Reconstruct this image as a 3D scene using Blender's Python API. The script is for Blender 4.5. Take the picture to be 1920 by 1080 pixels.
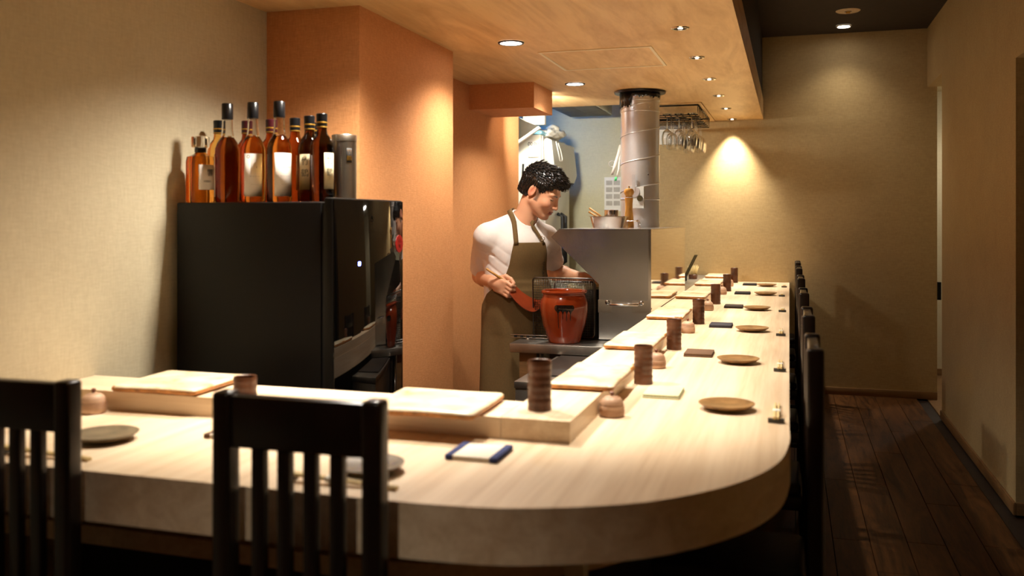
import bpy, bmesh, math, random
import numpy as np
from mathutils import Vector, Matrix

random.seed(7)
rng = np.random.default_rng(11)
for o in list(bpy.data.objects):
    bpy.data.objects.remove(o, do_unlink=True)
scene = bpy.context.scene
COL = scene.collection
PI = math.pi

# ------------------------------------------------------------------ camera
cam_d = bpy.data.cameras.new('camera')
cam = bpy.data.objects.new('camera', cam_d)
COL.objects.link(cam)
cam.location = (0, 0, 1.32)
cam.rotation_euler = (PI / 2, 0, math.radians(17.008))
cam_d.sensor_width = 36
cam_d.lens = 36 * 1700 / 1920
cam_d.shift_y = -129 / 1920
cam_d.clip_start = 0.02
cam_d.dof.use_dof = True
cam_d.dof.focus_distance = 4.4
cam_d.dof.aperture_fstop = 2.6
scene.camera = cam

# ------------------------------------------------------------------ world / exposure
w = bpy.data.worlds.new('world')
scene.world = w
w.use_nodes = True
w.node_tree.nodes['Background'].inputs[0].default_value = (0.9, 0.75, 0.55, 1)
w.node_tree.nodes['Background'].inputs[1].default_value = 0.0
vs = scene.view_settings
vs.view_transform = 'Standard'
vs.look = 'None'
vs.gamma = 1
vs.use_curve_mapping = False
vs.exposure = 1.5
WARM = (1.0, 0.87, 0.70)
NEUT = (1.0, 0.92, 0.80)
P_SPOT = 38.0      # small counter downlights
P_DOWN = 20.0      # larger kitchen downlights
P_KIT = 2.6
P_HALL = 5.0       # aisle downlight

# ------------------------------------------------------------------ material helpers
def new_mat(name):
    m = bpy.data.materials.new(name)
    m.use_nodes = True
    nt = m.node_tree
    b = nt.nodes['Principled BSDF']
    return m, nt, b

def lin(c):
    return tuple(((x / 255) / 12.92 if x / 255 <= 0.04045 else ((x / 255 + 0.055) / 1.055) ** 2.4) for x in c)

def c4(c):
    return (c[0], c[1], c[2], 1)

def coords(nt, scale=(1, 1, 1), kind='Object', rand=False):
    tc = nt.nodes.new('ShaderNodeTexCoord')
    mp = nt.nodes.new('ShaderNodeMapping')
    mp.inputs['Scale'].default_value = scale
    nt.links.new(tc.outputs[kind], mp.inputs['Vector'])
    if rand:
        oi = nt.nodes.new('ShaderNodeObjectInfo')
        mu = nt.nodes.new('ShaderNodeMath'); mu.operation = 'MULTIPLY'; mu.inputs[1].default_value = 37.0
        cx = nt.nodes.new('ShaderNodeCombineXYZ')
        nt.links.new(oi.outputs['Random'], mu.inputs[0])
        for i in range(3):
            nt.links.new(mu.outputs[0], cx.inputs[i])
        nt.links.new(cx.outputs[0], mp.inputs['Location'])
    return mp.outputs[0]

def noise(nt, vec, scale, detail=3, rough=0.55, dist=0.0):
    n = nt.nodes.new('ShaderNodeTexNoise')
    n.inputs['Scale'].default_value = scale
    n.inputs['Detail'].default_value = detail
    n.inputs['Roughness'].default_value = rough
    n.inputs['Distortion'].default_value = dist
    nt.links.new(vec, n.inputs['Vector'])
    return n.outputs['Fac']

def ramp(nt, fac, stops):
    r = nt.nodes.new('ShaderNodeValToRGB')
    els = r.color_ramp.elements
    while len(els) < len(stops):
        els.new(0.5)
    for e, (p, c) in zip(els, stops):
        e.position = p
        e.color = c4(c)
    nt.links.new(fac, r.inputs[0])
    return r.outputs[0]

def bump(nt, b, fac, strength, dist=0.002):
    bp = nt.nodes.new('ShaderNodeBump')
    bp.inputs['Strength'].default_value = strength
    bp.inputs['Distance'].default_value = dist
    nt.links.new(fac, bp.inputs['Height'])
    nt.links.new(bp.outputs[0], b.inputs['Normal'])

def plain(name, c, rough=0.5, metal=0.0, var=0.12, scale=30, spec=0.5, bumpv=0.0, coat=0.0):
    m, nt, b = new_mat(name)
    v = coords(nt)
    f = noise(nt, v, scale)
    lo = tuple(x * (1 - var) for x in c)
    hi = tuple(min(1, x * (1 + var)) for x in c)
    nt.links.new(ramp(nt, f, [(0.3, lo), (0.7, hi)]), b.inputs['Base Color'])
    b.inputs['Roughness'].default_value = rough
    b.inputs['Metallic'].default_value = metal
    b.inputs['Specular IOR Level'].default_value = spec
    b.inputs['Coat Weight'].default_value = coat
    b.inputs['Coat Roughness'].default_value = 0.08
    if bumpv:
        bump(nt, b, f, bumpv)
    return m

def wood(name, c1, c2, stretch, scale=6.0, rough=0.45, bumpv=0.08, rand=False, dist=1.2, spec=0.4):
    m, nt, b = new_mat(name)
    v = coords(nt, stretch, rand=rand)
    f = noise(nt, v, scale, 5, 0.6, dist)
    f2 = noise(nt, v, scale * 7, 3, 0.6, 0.2)
    mx = nt.nodes.new('ShaderNodeMath'); mx.operation = 'MULTIPLY_ADD'
    mx.inputs[1].default_value = 0.35
    nt.links.new(f2, mx.inputs[0]); nt.links.new(f, mx.inputs[2])
    nt.links.new(ramp(nt, mx.outputs[0], [(0.48, c1), (0.82, c2)]), b.inputs['Base Color'])
    b.inputs['Roughness'].default_value = rough
    b.inputs['Specular IOR Level'].default_value = spec
    bump(nt, b, mx.outputs[0], bumpv, 0.001)
    return m

def weave(name, c1, c2, su, sv, rough=0.85, axes='XZ', strength=0.25, mottled=4.0):
    """wall fabric: fine crossed threads over a soft mottling"""
    m, nt, b = new_mat(name)
    a = coords(nt, (1, 1, 1))
    va = coords(nt, (su, su, sv))
    vb = coords(nt, (sv, sv, su))
    f1 = noise(nt, va, 1.0, 2)
    f2 = noise(nt, vb, 1.0, 2)
    f3 = noise(nt, a, mottled, 4)
    s1 = nt.nodes.new('ShaderNodeMath'); s1.operation = 'ADD'
    nt.links.new(f1, s1.inputs[0]); nt.links.new(f2, s1.inputs[1])
    s2 = nt.nodes.new('ShaderNodeMath'); s2.operation = 'MULTIPLY_ADD'; s2.inputs[1].default_value = 0.6
    nt.links.new(f3, s2.inputs[0]); nt.links.new(s1.outputs[0], s2.inputs[2])
    s3 = nt.nodes.new('ShaderNodeMath'); s3.operation = 'MULTIPLY'; s3.inputs[1].default_value = 0.385
    nt.links.new(s2.outputs[0], s3.inputs[0])
    nt.links.new(ramp(nt, s3.outputs[0], [(0.36, c1), (0.64, c2)]), b.inputs['Base Color'])
    b.inputs['Roughness'].default_value = rough
    b.inputs['Specular IOR Level'].default_value = 0.25
    bump(nt, b, s1.outputs[0], strength, 0.0015)
    return m

def steel(name, c, rough, aniso_scale=(1, 1, 60), var=0.12, metal=1.0):
    m, nt, b = new_mat(name)
    v = coords(nt, aniso_scale)
    f = noise(nt, v, 6, 3)
    v2 = coords(nt)
    f2 = noise(nt, v2, 9, 5, 0.65)
    nt.links.new(ramp(nt, f2, [(0.3, tuple(x * (1 - var) for x in c)), (0.7, c)]), b.inputs['Base Color'])
    rr = ramp(nt, f2, [(0.2, (rough * 0.88,) * 3), (0.85, (rough * 1.12,) * 3)])
    nt.links.new(rr, b.inputs['Roughness'])
    b.inputs['Metallic'].default_value = metal
    bump(nt, b, f, 0.03, 0.0006)
    return m

def emit(name, c, s):
    m, nt, b = new_mat(name)
    b.inputs['Base Color'].default_value = c4(c)
    b.inputs['Emission Color'].default_value = c4(c)
    b.inputs['Emission Strength'].default_value = s
    return m

def glass(name, c, rough=0.0, ior=1.45, density=None):
    m, nt, b = new_mat(name)
    b.inputs['Base Color'].default_value = c4(c)
    b.inputs['Roughness'].default_value = rough
    b.inputs['Transmission Weight'].default_value = 1.0
    b.inputs['IOR'].default_value = ior
    return m

M = {}
M['wall'] = weave('beige_wallpaper', lin((188, 175, 146)), lin((202, 190, 160)), 30, 160, strength=0.12)
M['wall_warm_lit'] = weave('warm_lit_wallpaper', lin((172, 148, 104)), lin((190, 166, 120)), 30, 160, strength=0.12)  # beige wallpaper with the aisle light's warm tone put into its colour
M['wall_green_lit'] = weave('green_lit_wallpaper', lin((196, 190, 158)), lin((208, 202, 170)), 30, 160, strength=0.1)  # wallpaper with the greenish cast of the kitchen light put into its colour
M['orange'] = weave('orange_fabric_wallpaper', lin((202, 138, 86)), lin((222, 158, 104)), 40, 260, strength=0.25, mottled=3)
M['ceil_wood'] = wood('ceiling_maple_veneer', lin((206, 164, 106)), lin((234, 198, 140)), (1.0, 0.16, 1), 5, 0.5, 0.03, dist=2.0)
M['dark_ceil'] = plain('dark_brown_ceiling', lin((46, 34, 24)), 0.8, var=0.2)
M['hinoki_y'] = wood('pale_counter_wood_long', lin((207, 180, 147)), lin((231, 210, 181)), (3.0, 0.10, 3.0), 6, 0.42, 0.03, dist=0.8)
M['hinoki_x'] = wood('pale_counter_wood_front', lin((207, 180, 147)), lin((231, 210, 181)), (0.10, 3.0, 3.0), 6, 0.42, 0.03, dist=0.8)
M['plank'] = wood('dark_oak_plank', lin((46, 26, 11)), lin((92, 57, 26)), (5.0, 0.5, 5.0), 4, 0.5, 0.2, rand=True, spec=0.2)
M['base_wood'] = wood('baseboard_oak', lin((112, 82, 50)), lin((140, 104, 64)), (0.3, 0.3, 4), 5, 0.5, 0.05)
M['black_wood'] = wood('black_stained_wood', lin((15, 10, 8)), lin((27, 18, 14)), (4, 4, 0.4), 6, 0.28, 0.04, spec=0.5)
M['black_pad'] = plain('black_leather_pad', lin((20, 17, 16)), 0.5, bumpv=0.1, scale=200)
M['dark_panel'] = wood('dark_counter_base', lin((30, 22, 16)), lin((44, 32, 24)), (3, 3, 0.3), 5, 0.6, 0.05)
M['fridge_black'] = plain('cooler_black_paint', lin((13, 10, 8)), 0.5, var=0.08, spec=0.25)
M['fridge_gloss'] = plain('cooler_black_glass', lin((6, 6, 6)), 0.03, var=0.02, spec=0.6)
M['rubber'] = plain('black_rubber', lin((14, 13, 12)), 0.6)
M['steel'] = steel('brushed_steel', (0.62, 0.62, 0.61), 0.24)
M['steel_mirror'] = steel('polished_steel', (0.80, 0.77, 0.71), 0.04, (1, 1, 1), 0.04)
M['steel_bright'] = steel('bright_steel', (0.75, 0.73, 0.70), 0.18)
M['galv'] = steel('galvanised_duct', (0.70, 0.71, 0.72), 0.34, (1, 1, 6), 0.12, metal=0.75)
M['steel_dull'] = steel('dull_worktop_steel', (0.42, 0.40, 0.36), 0.38, (4, 1, 1), 0.3)
M['chrome'] = steel('chrome', (0.85, 0.85, 0.85), 0.08)
M['black_metal'] = plain('black_wire', lin((16, 14, 13)), 0.35, metal=0.6)
M['soot'] = plain('sooty_black', lin((14, 12, 11)), 0.45, var=0.5, scale=60, bumpv=0.8)
M['ash_rim'] = plain('ashy_cream_rim', lin((190, 176, 130)), 0.8, var=0.3, scale=120, bumpv=0.3)
M['wire'] = steel('blackened_net_wire', (0.18, 0.17, 0.15), 0.3, (1, 1, 1), 0.5)
M['white_plastic'] = plain('white_plastic', lin((226, 222, 210)), 0.4, var=0.03)
M['fridge_cream'] = plain('cream_enamel', lin((226, 224, 204)), 0.35, var=0.03)
M['fridge_grey'] = steel('grey_fridge_steel', (0.55, 0.55, 0.50), 0.36, (1, 1, 20), 0.08, metal=0.5)
M['paper'] = plain('white_paper', lin((228, 226, 218)), 0.8, var=0.03)
M['ink'] = plain('dark_ink', lin((30, 26, 24)), 0.7)
M['grey_ink'] = plain('grey_print', lin((178, 174, 164)), 0.8)
M['green_ink'] = plain('green_lcd_digits', lin((34, 78, 48)), 0.5)
M['red'] = plain('red_sticker', lin((168, 24, 20)), 0.4)
M['green_tape'] = plain('green_tape', lin((70, 190, 110)), 0.5)
M['label_white'] = plain('bottle_label_white', lin((226, 216, 206)), 0.7, var=0.02)
M['label_cream'] = plain('bottle_label_cream', lin((222, 208, 168)), 0.7, var=0.04)
M['cap_black'] = plain('black_cap_foil', lin((16, 16, 18)), 0.28, var=0.1)
M['cap_maroon'] = plain('maroon_cap_foil', lin((62, 16, 22)), 0.3)
M['gold'] = plain('gold_band', lin((196, 150, 60)), 0.35, metal=0.7)
M['amber'] = glass('amber_whisky', (0.74, 0.30, 0.05), ior=1.36)
M['amber_light'] = glass('light_amber_whisky', (0.82, 0.48, 0.12), ior=1.36)
M['amber_dark'] = glass('dark_amber_whisky', (0.32, 0.08, 0.015), ior=1.36)
M['brown_glass'] = glass('brown_bottle_glass', (0.12, 0.035, 0.01), ior=1.4)
M['clear'] = glass('clear_glass', (0.98, 0.98, 0.97), ior=1.45)
M['tube_silver'] = steel('silver_canister', (0.62, 0.58, 0.50), 0.3, (1, 1, 1))
M['cup'] = plain('dark_brown_stoneware', lin((88, 52, 31)), 0.38, var=0.35, scale=22, bumpv=0.15)
M['cup_in'] = plain('cup_inside', lin((62, 40, 28)), 0.5)
M['pot_clay'] = wood('banded_clay', lin((146, 108, 82)), lin((198, 164, 136)), (0.6, 0.6, 9), 8, 0.5, 0.1, rand=True, dist=0.3)
M['knob'] = plain('dark_clay_knob', lin((116, 66, 44)), 0.35)
M['plate'] = plain('ochre_stoneware_plate', lin((128, 96, 58)), 0.38, var=0.35, scale=28, bumpv=0.12)
M['plate_dark'] = plain('grey_brown_stoneware_plate', lin((98, 84, 62)), 0.4, var=0.35, scale=30, bumpv=0.12)
M['chop'] = plain('pale_chopstick_wood', lin((222, 198, 140)), 0.55, var=0.06)
M['rest'] = plain('slate_chopstick_rest', lin((62, 60, 56)), 0.4, var=0.2)
M['towel_green'] = plain('pale_green_cloth', lin((188, 192, 158)), 0.9, var=0.1, scale=180, bumpv=0.5)
M['towel_brown'] = plain('brown_cloth', lin((92, 64, 42)), 0.85, scale=200, bumpv=0.4)
M['towel_navy'] = plain('navy_cloth', lin((48, 46, 54)), 0.85, scale=200, bumpv=0.4)
M['towel_dark'] = plain('dark_taupe_cloth', lin((56, 44, 38)), 0.85, scale=200, bumpv=0.4)
M['towel_black'] = plain('near_black_cloth', lin((30, 27, 26)), 0.85, scale=200, bumpv=0.4)
M['cloth_white'] = plain('white_cloth', lin((232, 222, 206)), 0.9, var=0.03, scale=200, bumpv=0.4)
M['cloth_blue'] = plain('indigo_cloth_edge', lin((48, 58, 106)), 0.9, var=0.12, scale=200, bumpv=0.4)
M['bamboo'] = wood('bamboo_stick', lin((176, 122, 56)), lin((206, 158, 88)), (6, 6, 1), 8, 0.45, 0.05)
M['straw'] = plain('pale_bamboo_skewer', lin((208, 188, 130)), 0.6, var=0.1)
M['mill'] = wood('turned_olive_wood', lin((176, 120, 50)), lin((222, 170, 88)), (14, 14, 2), 3, 0.3, 0.03, dist=2)
M['olive_metal'] = plain('olive_bronze_metal', lin((86, 80, 56)), 0.35, metal=0.7)
M['fan_red'] = plain('red_brown_lacquered_paper', lin((136, 52, 20)), 0.42, var=0.2, scale=14)
M['urn'] = plain('glossy_rust_glaze', lin((134, 48, 16)), 0.16, var=0.2, scale=9, coat=0.6)
M['urn_in'] = plain('dark_urn_inside', lin((52, 24, 14)), 0.25)
M['drip'] = plain('black_glaze_drip', lin((28, 18, 14)), 0.12, coat=0.5)
M['tape_black'] = plain('black_tape', lin((18, 16, 15)), 0.3, bumpv=0.4, scale=40)
M['shirt'] = plain('white_cotton', lin((232, 226, 222)), 0.85, var=0.015, scale=60, spec=0.2)
M['apron'] = plain('olive_brown_canvas', lin((106, 84, 52)), 0.85, var=0.07, scale=120, spec=0.2, bumpv=0.15)
M['apron_dark'] = plain('dark_apron_stitch', lin((62, 48, 30)), 0.85)
M['trouser'] = plain('black_trousers', lin((26, 24, 24)), 0.85)
M['vent_grey'] = plain('grey_duct_board', lin((92, 96, 94)), 0.7, var=0.2, scale=12)
M['foil'] = steel('crinkled_foil', (0.7, 0.72, 0.75), 0.25, (40, 40, 40), 0.3)
M['bag'] = plain('clear_plastic_bag', lin((226, 222, 208)), 0.25, var=0.06, bumpv=0.4, scale=40)
M['blue_lit_bag'] = plain('bag_in_blue_light', lin((130, 190, 210)), 0.25, var=0.1)  # insect lamp's blue light put into the bag's own colour
M['lid_white'] = plain('white_enamel', lin((214, 210, 196)), 0.4)
M['dark_void'] = plain('shaded_opening', lin((44, 40, 24)), 0.5)  # shade of the opening above the flap, as a flat colour
M['lamp_on'] = emit('lamp_lens_white', (1.0, 0.95, 0.9), 14)
M['lamp_spot'] = emit('lamp_lens_warm', (1.0, 0.85, 0.65), 4)
M['damper'] = plain('pale_grey_enamel', lin((186, 186, 180)), 0.4, var=0.05)
M['frame_pale'] = plain('pale_panel_frame', lin((238, 222, 186)), 0.4, var=0.02)
M['uv'] = emit('blue_insect_lamp_tube', (0.08, 0.30, 1.0), 30)
M['led'] = emit('blue_display_led', (0.22, 0.30, 1.0), 9)
M['ceramic_plate'] = plain('ivory_cover', lin((210, 186, 148)), 0.5)

def slab_material():
    m, nt, b = new_mat('ash_glazed_slab')
    v = coords(nt, rand=True)
    f = noise(nt, v, 11, 5, 0.6, 0.6)
    f2 = noise(nt, v, 60, 3)
    c = ramp(nt, f, [(0.30, lin((186, 136, 84))), (0.42, lin((220, 198, 160))), (0.6, lin((234, 222, 196)))])
    nt.links.new(c, b.inputs['Base Color'])
    b.inputs['Roughness'].default_value = 0.3
    bump(nt, b, f2, 0.2, 0.001)
    return m
M['slab'] = slab_material()
M['slab_side'] = plain('toasted_slab_edge', lin((168, 112, 56)), 0.4, var=0.4, scale=45, bumpv=0.4)

# ------------------------------------------------------------------ object helpers
def link(o, parent=None):
    COL.objects.link(o)
    if parent is not None:
        o.parent = parent
    return o

def mesh_obj(name, verts, faces, mat, parent=None, smooth=False):
    me = bpy.data.meshes.new(name)
    me.from_pydata([tuple(v) for v in verts], [], [tuple(f) for f in faces])
    me.update()
    if smooth:
        me.polygons.foreach_set('use_smooth', [True] * len(me.polygons))
    if mat is not None:
        me.materials.append(M[mat] if isinstance(mat, str) else mat)
    return link(bpy.data.objects.new(name, me), parent)

def bm_obj(name, bm, mat, parent=None, smooth=False, auto=None):
    me = bpy.data.meshes.new(name)
    bmesh.ops.recalc_face_normals(bm, faces=bm.faces)
    bm.to_mesh(me)
    bm.free()
    if smooth:
        me.polygons.foreach_set('use_smooth', [True] * len(me.polygons))
        if auto is not None:
            me.set_sharp_from_angle(angle=math.radians(auto))
    me.materials.append(M[mat] if isinstance(mat, str) else mat)
    return link(bpy.data.objects.new(name, me), parent)

def thing(name, label, cat, loc=(0, 0, 0), rz=0.0, group=None):
    o = bpy.data.objects.new(name, None)
    o.empty_display_size = 0.05
    COL.objects.link(o)
    o.location = loc
    o.rotation_euler = (0, 0, rz)
    return tag(o, label, cat, group)

def tag(o, label, cat, group=None):
    o['label'] = label
    o['category'] = cat
    if group:
        o['group'] = group
    return o

def struct(o):
    o['kind'] = 'structure'
    return o

def dup(root, loc, rz, label, group=None):
    def cp(o, parent):
        c = o.copy()
        COL.objects.link(c)
        c.parent = parent
        for ch in o.children:
            cp(ch, c)
        return c
    r = cp(root, None)
    r.location = loc
    r.rotation_euler = (0, 0, rz)
    r['label'] = label
    if group:
        r['group'] = group
    return r

def bm_box(bm, x0, x1, y0, y1, z0, z1, bev=0.0, seg=2):
    r = bmesh.ops.create_cube(bm, size=1)
    vs_ = r['verts']
    for v in vs_:
        v.co = Vector(((x0 + x1) / 2 + v.co.x * (x1 - x0), (y0 + y1) / 2 + v.co.y * (y1 - y0), (z0 + z1) / 2 + v.co.z * (z1 - z0)))
    if bev > 0:
        es = list({e for v in vs_ for e in v.link_edges})
        bmesh.ops.bevel(bm, geom=es, offset=bev, segments=seg, affect='EDGES', profile=0.5)

def box(name, x0, x1, y0, y1, z0, z1, mat, parent=None, bev=0.0, seg=2):
    bm = bmesh.new()
    bm_box(bm, x0, x1, y0, y1, z0, z1, bev, seg)
    return bm_obj(name, bm, mat, parent, smooth=bev > 0, auto=35)

def lathe_vf(prof, segs=32, c=(0, 0, 0), cap0=False, cap1=False):
    vsx, fs = [], []
    n = len(prof)
    for k in range(segs):
        a = 2 * PI * k / segs
        for r, z in prof:
            vsx.append((c[0] + r * math.cos(a), c[1] + r * math.sin(a), c[2] + z))
    for k in range(segs):
        k2 = (k + 1) % segs
        for i in range(n - 1):
            fs.append((k * n + i, k2 * n + i, k2 * n + i + 1, k * n + i + 1))
    if cap0:
        fs.append([k * n for k in range(segs)][::-1])
    if cap1:
        fs.append([k * n + n - 1 for k in range(segs)])
    return vsx, fs

def lathe(name, prof, mat, parent=None, segs=32, c=(0, 0, 0), cap0=True, cap1=True, auto=40, smooth=True):
    vsx, fs = lathe_vf(prof, segs, c, cap0 and prof[0][0] > 1e-6, cap1 and prof[-1][0] > 1e-6)
    bm = bmesh.new()
    bv = [bm.verts.new(v) for v in vsx]
    for f in fs:
        try:
            bm.faces.new([bv[i] for i in f])
        except ValueError:
            pass
    bmesh.ops.remove_doubles(bm, verts=bm.verts, dist=1e-6)
    return bm_obj(name, bm, mat, parent, smooth=smooth, auto=auto)

def tube_vf(pts, rad, segs=8, closed=False, base=0):
    pts = [Vector(p) for p in pts]
    n = len(pts)
    rads = rad if isinstance(rad, (list, tuple)) else [rad] * n
    vsx, fs = [], []
    prev = None
    for i, p in enumerate(pts):
        if closed:
            t = (pts[(i + 1) % n] - pts[i - 1]).normalized()
        else:
            t = (pts[min(i + 1, n - 1)] - pts[max(i - 1, 0)]).normalized()
        if prev is None:
            a = Vector((0, 0, 1)) if abs(t.z) < 0.9 else Vector((1, 0, 0))
            u = t.cross(a).normalized()
        else:
            u = (prev - t * prev.dot(t)).normalized()
        prev = u
        v = t.cross(u)
        for k in range(segs):
            a = 2 * PI * k / segs
            vsx.append(p + (u * math.cos(a) + v * math.sin(a)) * rads[i])
    m = n if closed else n - 1
    for i in range(m):
        j = (i + 1) % n
        for k in range(segs):
            k2 = (k + 1) % segs
            fs.append((base + i * segs + k, base + i * segs + k2, base + j * segs + k2, base + j * segs + k))
    if not closed:
        fs.append(tuple(base + k for k in range(segs))[::-1])
        fs.append(tuple(base + (n - 1) * segs + k for k in range(segs)))
    return vsx, fs

def tube(name, pts, rad, mat, parent=None, segs=8, closed=False):
    v, f = tube_vf(pts, rad, segs, closed)
    return mesh_obj(name, v, f, mat, parent, smooth=True)

def tubes(name, lists, rad, mat, parent=None, segs=5):
    V, Fc = [], []
    for pts in lists:
        v, f = tube_vf(pts, rad, segs, False, len(V))
        V += v
        Fc += f
    return mesh_obj(name, V, Fc, mat, parent, smooth=True)

def prism(name, poly, z0, z1, mat, parent=None, bev=0.0, fn=None):
    """extrude a 2-D polygon between two levels; fn maps (a, b, h) to xyz"""
    fn = fn or (lambda a, b, h: (a, b, h))
    bm = bmesh.new()
    lo = [bm.verts.new(fn(a, b, z0)) for a, b in poly]
    hi = [bm.verts.new(fn(a, b, z1)) for a, b in poly]
    bm.faces.new(lo[::-1])
    bm.faces.new(hi)
    n = len(poly)
    for i in range(n):
        bm.faces.new((lo[i], lo[(i + 1) % n], hi[(i + 1) % n], hi[i]))
    if bev:
        es = [e for e in bm.edges if e.calc_face_angle(0) > 0.6]
        bmesh.ops.bevel(bm, geom=es, offset=bev, segments=2, affect='EDGES', profile=0.5)
    return bm_obj(name, bm, mat, parent, smooth=True, auto=35)

def text_mesh(body, size, extrude=0.0004):
    cu = bpy.data.curves.new('t', 'FONT')
    cu.body = body
    cu.size = size
    cu.extrude = extrude
    cu.align_x = 'CENTER'
    cu.align_y = 'CENTER'
    cu.resolution_u = 3
    o = bpy.data.objects.new('t', cu)
    COL.objects.link(o)
    dg = bpy.context.evaluated_depsgraph_get()
    dg.update()
    me = bpy.data.meshes.new_from_object(o.evaluated_get(dg))
    vsx = [v.co.copy() for v in me.vertices]
    fs = [tuple(p.vertices) for p in me.polygons]
    bpy.data.objects.remove(o, do_unlink=True)
    bpy.data.curves.remove(cu)
    bpy.data.meshes.remove(me)
    return vsx, fs

def text(name, body, size, mat, parent, fn):
    """flat lettering placed by fn(x, y, z)"""
    v, f = text_mesh(body, size)
    return mesh_obj(name, [fn(p.x, p.y, p.z) for p in v], f, mat, parent)

# ------------------------------------------------------------------ the room
ZL, ZH = 2.09, 2.72          # low wooden ceiling, high dark ceiling
XL, XR, YB = -1.86, 0.967, 7.25
floor = struct(box('floor', -2.7, 2.1, -1.6, 8.5, -0.12, -0.012, 'dark_panel'))
# floor planks, running along the aisle
PW = 0.145
plank_meshes = []
for L_ in (0.9, 1.2, 1.5):
    bm = bmesh.new(); bm_box(bm, 0, PW - 0.0025, 0, L_ - 0.0025, -0.012, 0, 0.0012, 1)
    me = bpy.data.meshes.new('plank'); bm.to_mesh(me); bm.free(); me.materials.append(M['plank']); plank_meshes.append((L_, me))
col = 0
x = -1.858
while x < 1.03:
    y = -0.3 - (col * 0.53) % 1.1
    while y < 7.24:
        L_, me = plank_meshes[(col * 2 + int(y * 3)) % 3]
        if not (x < -0.75 and y > 1.9) and y + L_ < 7.25 and not (x + PW > 0.967 and y < 6.69):
            o = bpy.data.objects.new('plank', me); link(o, floor); o.location = (x, y, 0)
        elif y + L_ >= 7.25 and x > -0.75 and y < 7.1 and not (x + PW > 0.967 and y < 6.69):
            o = bpy.data.objects.new('plank', me); link(o, floor); o.location = (x, y, 0); o.scale = (1, (7.25 - y) / L_, 1)
        y += L_
    x += PW
    col += 1
struct(box('floor_kitchen', -2.6, -0.76, 1.95, 7.25, -0.012, -0.001, 'dark_panel'))
struct(box('floor_passage', 0.97, 2.0, 6.58, 8.4, -0.012, -0.002, 'base_wood'))

struct(box('wall_left', XL - 0.1, XL, -1.5, 2.96, 0, ZH, 'wall'))
struct(box('wall_pillar', XL - 0.1, -1.480, 2.96, 3.91, 0, ZH, 'orange'))
struct(box('wall_kitchen_side', XL - 0.1, -1.755, 3.91, 5.89, 0, ZH, 'orange'))
struct(box('wall_bulkhead', -1.755, -1.370, 4.90, 5.31, 1.947, ZL, 'orange'))
struct(box('wall_kitchen_end', -2.6, XL - 0.1, 5.79, 5.89, 0, ZH, 'wall_green_lit'))
struct(box('wall_kitchen_far', -2.7, -2.6, 5.79, YB, 0, ZH, 'wall_green_lit'))
struct(box('wall_back_kitchen', -2.7, -1.14, YB, YB + 0.1, 0, ZH, 'wall_green_lit'))  # one back wall, split behind the flue where the painted light tone changes
struct(box('wall_back', -1.14, 1.034, YB, YB + 0.1, 0, ZH, 'wall_warm_lit'))
wr = struct(box('wall_right', XR, XR + 0.13, 4.53, 6.58, 0, ZH, 'wall_warm_lit'))
struct(box('wall_right_header', XR, XR + 0.13, 6.58, YB, 2.29, ZH, 'wall_warm_lit'))
struct(box('wall_right_door_header', XR, XR + 0.13, 3.5, 4.53, 2.04, ZH, 'wall_warm_lit'))
struct(box('wall_right_near', XR, XR + 0.13, -1.5, 3.5, 0, ZH, 'wall_warm_lit'))
struct(box('wall_front', XL - 0.1, XR + 0.13, -1.6, -1.5, 0, ZH, 'wall_warm_lit'))
struct(box('wall_passage_back', 1.034, 2.1, 8.4, 8.5, 0, ZH, 'wall'))
struct(box('wall_passage_right', 2.0, 2.1, 6.6, 8.4, 0, ZH, 'wall'))
struct(box('wall_passage_left', 1.0, 1.034, YB + 0.1, 8.4, 0, ZH, 'wall'))
struct(box('wall_passage_front', XR + 0.13, 2.0, 6.48, 6.58, 0, ZH, 'wall'))
d1 = struct(box('door_1', XR + 0.09, XR + 0.125, 3.5, 4.53, 0, 2.04, 'dark_panel'))
box('door_handle', XR + 0.06, XR + 0.09, 3.58, 3.60, 0.95, 1.1, 'steel', d1)
dl = struct(box('trim_3', 1.036, 1.06, YB - 0.008, YB + 0.05, 0.73, 0.86, 'black_metal'))

# ceilings: main low veneer, its strip over the counter end, fascia, dark high ceiling, raw kitchen slab
c1 = struct(box('ceiling', XL, -0.195, -1.5, 6.05, ZL, ZL + 0.04, 'ceil_wood'))
struct(box('ceiling_strip', -0.552, -0.195, 6.05, YB, ZL, ZL + 0.04, 'ceil_wood'))
struct(box('ceiling_rack_board', -1.0, -0.556, 6.056, YB, ZL - 0.004, ZL + 0.03, 'ceil_wood'))
struct(box('trim_1', -0.21, -0.192, -1.5, YB, ZL - 0.002, 2.247, 'ceil_wood'))
struct(box('trim_2', -0.215, -0.2, -1.5, YB, 2.247, ZH, 'dark_ceil'))
struct(box('ceiling_high', -0.215, XR + 0.13, -1.5, YB, ZH, ZH + 0.05, 'dark_ceil'))
struct(box('ceiling_kitchen', -2.7, -0.215, 6.05, YB + 0.1, 2.55, 2.6, 'vent_grey'))
struct(box('ceiling_kitchen_side', -2.7, XL, 5.79, 6.05, 2.55, 2.6, 'vent_grey'))
struct(box('wall_ceiling_edge', XL - 0.1, -0.215, 6.02, 6.05, ZL + 0.04, 2.55, 'vent_grey'))
struct(box('ceiling_passage', XR + 0.13, 2.1, 6.59, 8.5, 2.4, 2.45, 'wall'))
# ceiling access panel: frame strips let into the veneer
ap = struct(box('ceiling_access_panel', -1.100, -0.596, 4.040, 4.548, ZL - 0.0015, ZL + 0.001, 'ceil_wood'))
for a in ((-1.110, -0.586, 4.030, 4.046), (-1.110, -0.586, 4.542, 4.558), (-1.110, -1.096, 4.046, 4.542), (-0.600, -0.586, 4.046, 4.542)):
    box('panel_frame', *a, ZL - 0.004, ZL + 0.001, 'frame_pale', ap, 0.001)
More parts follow.
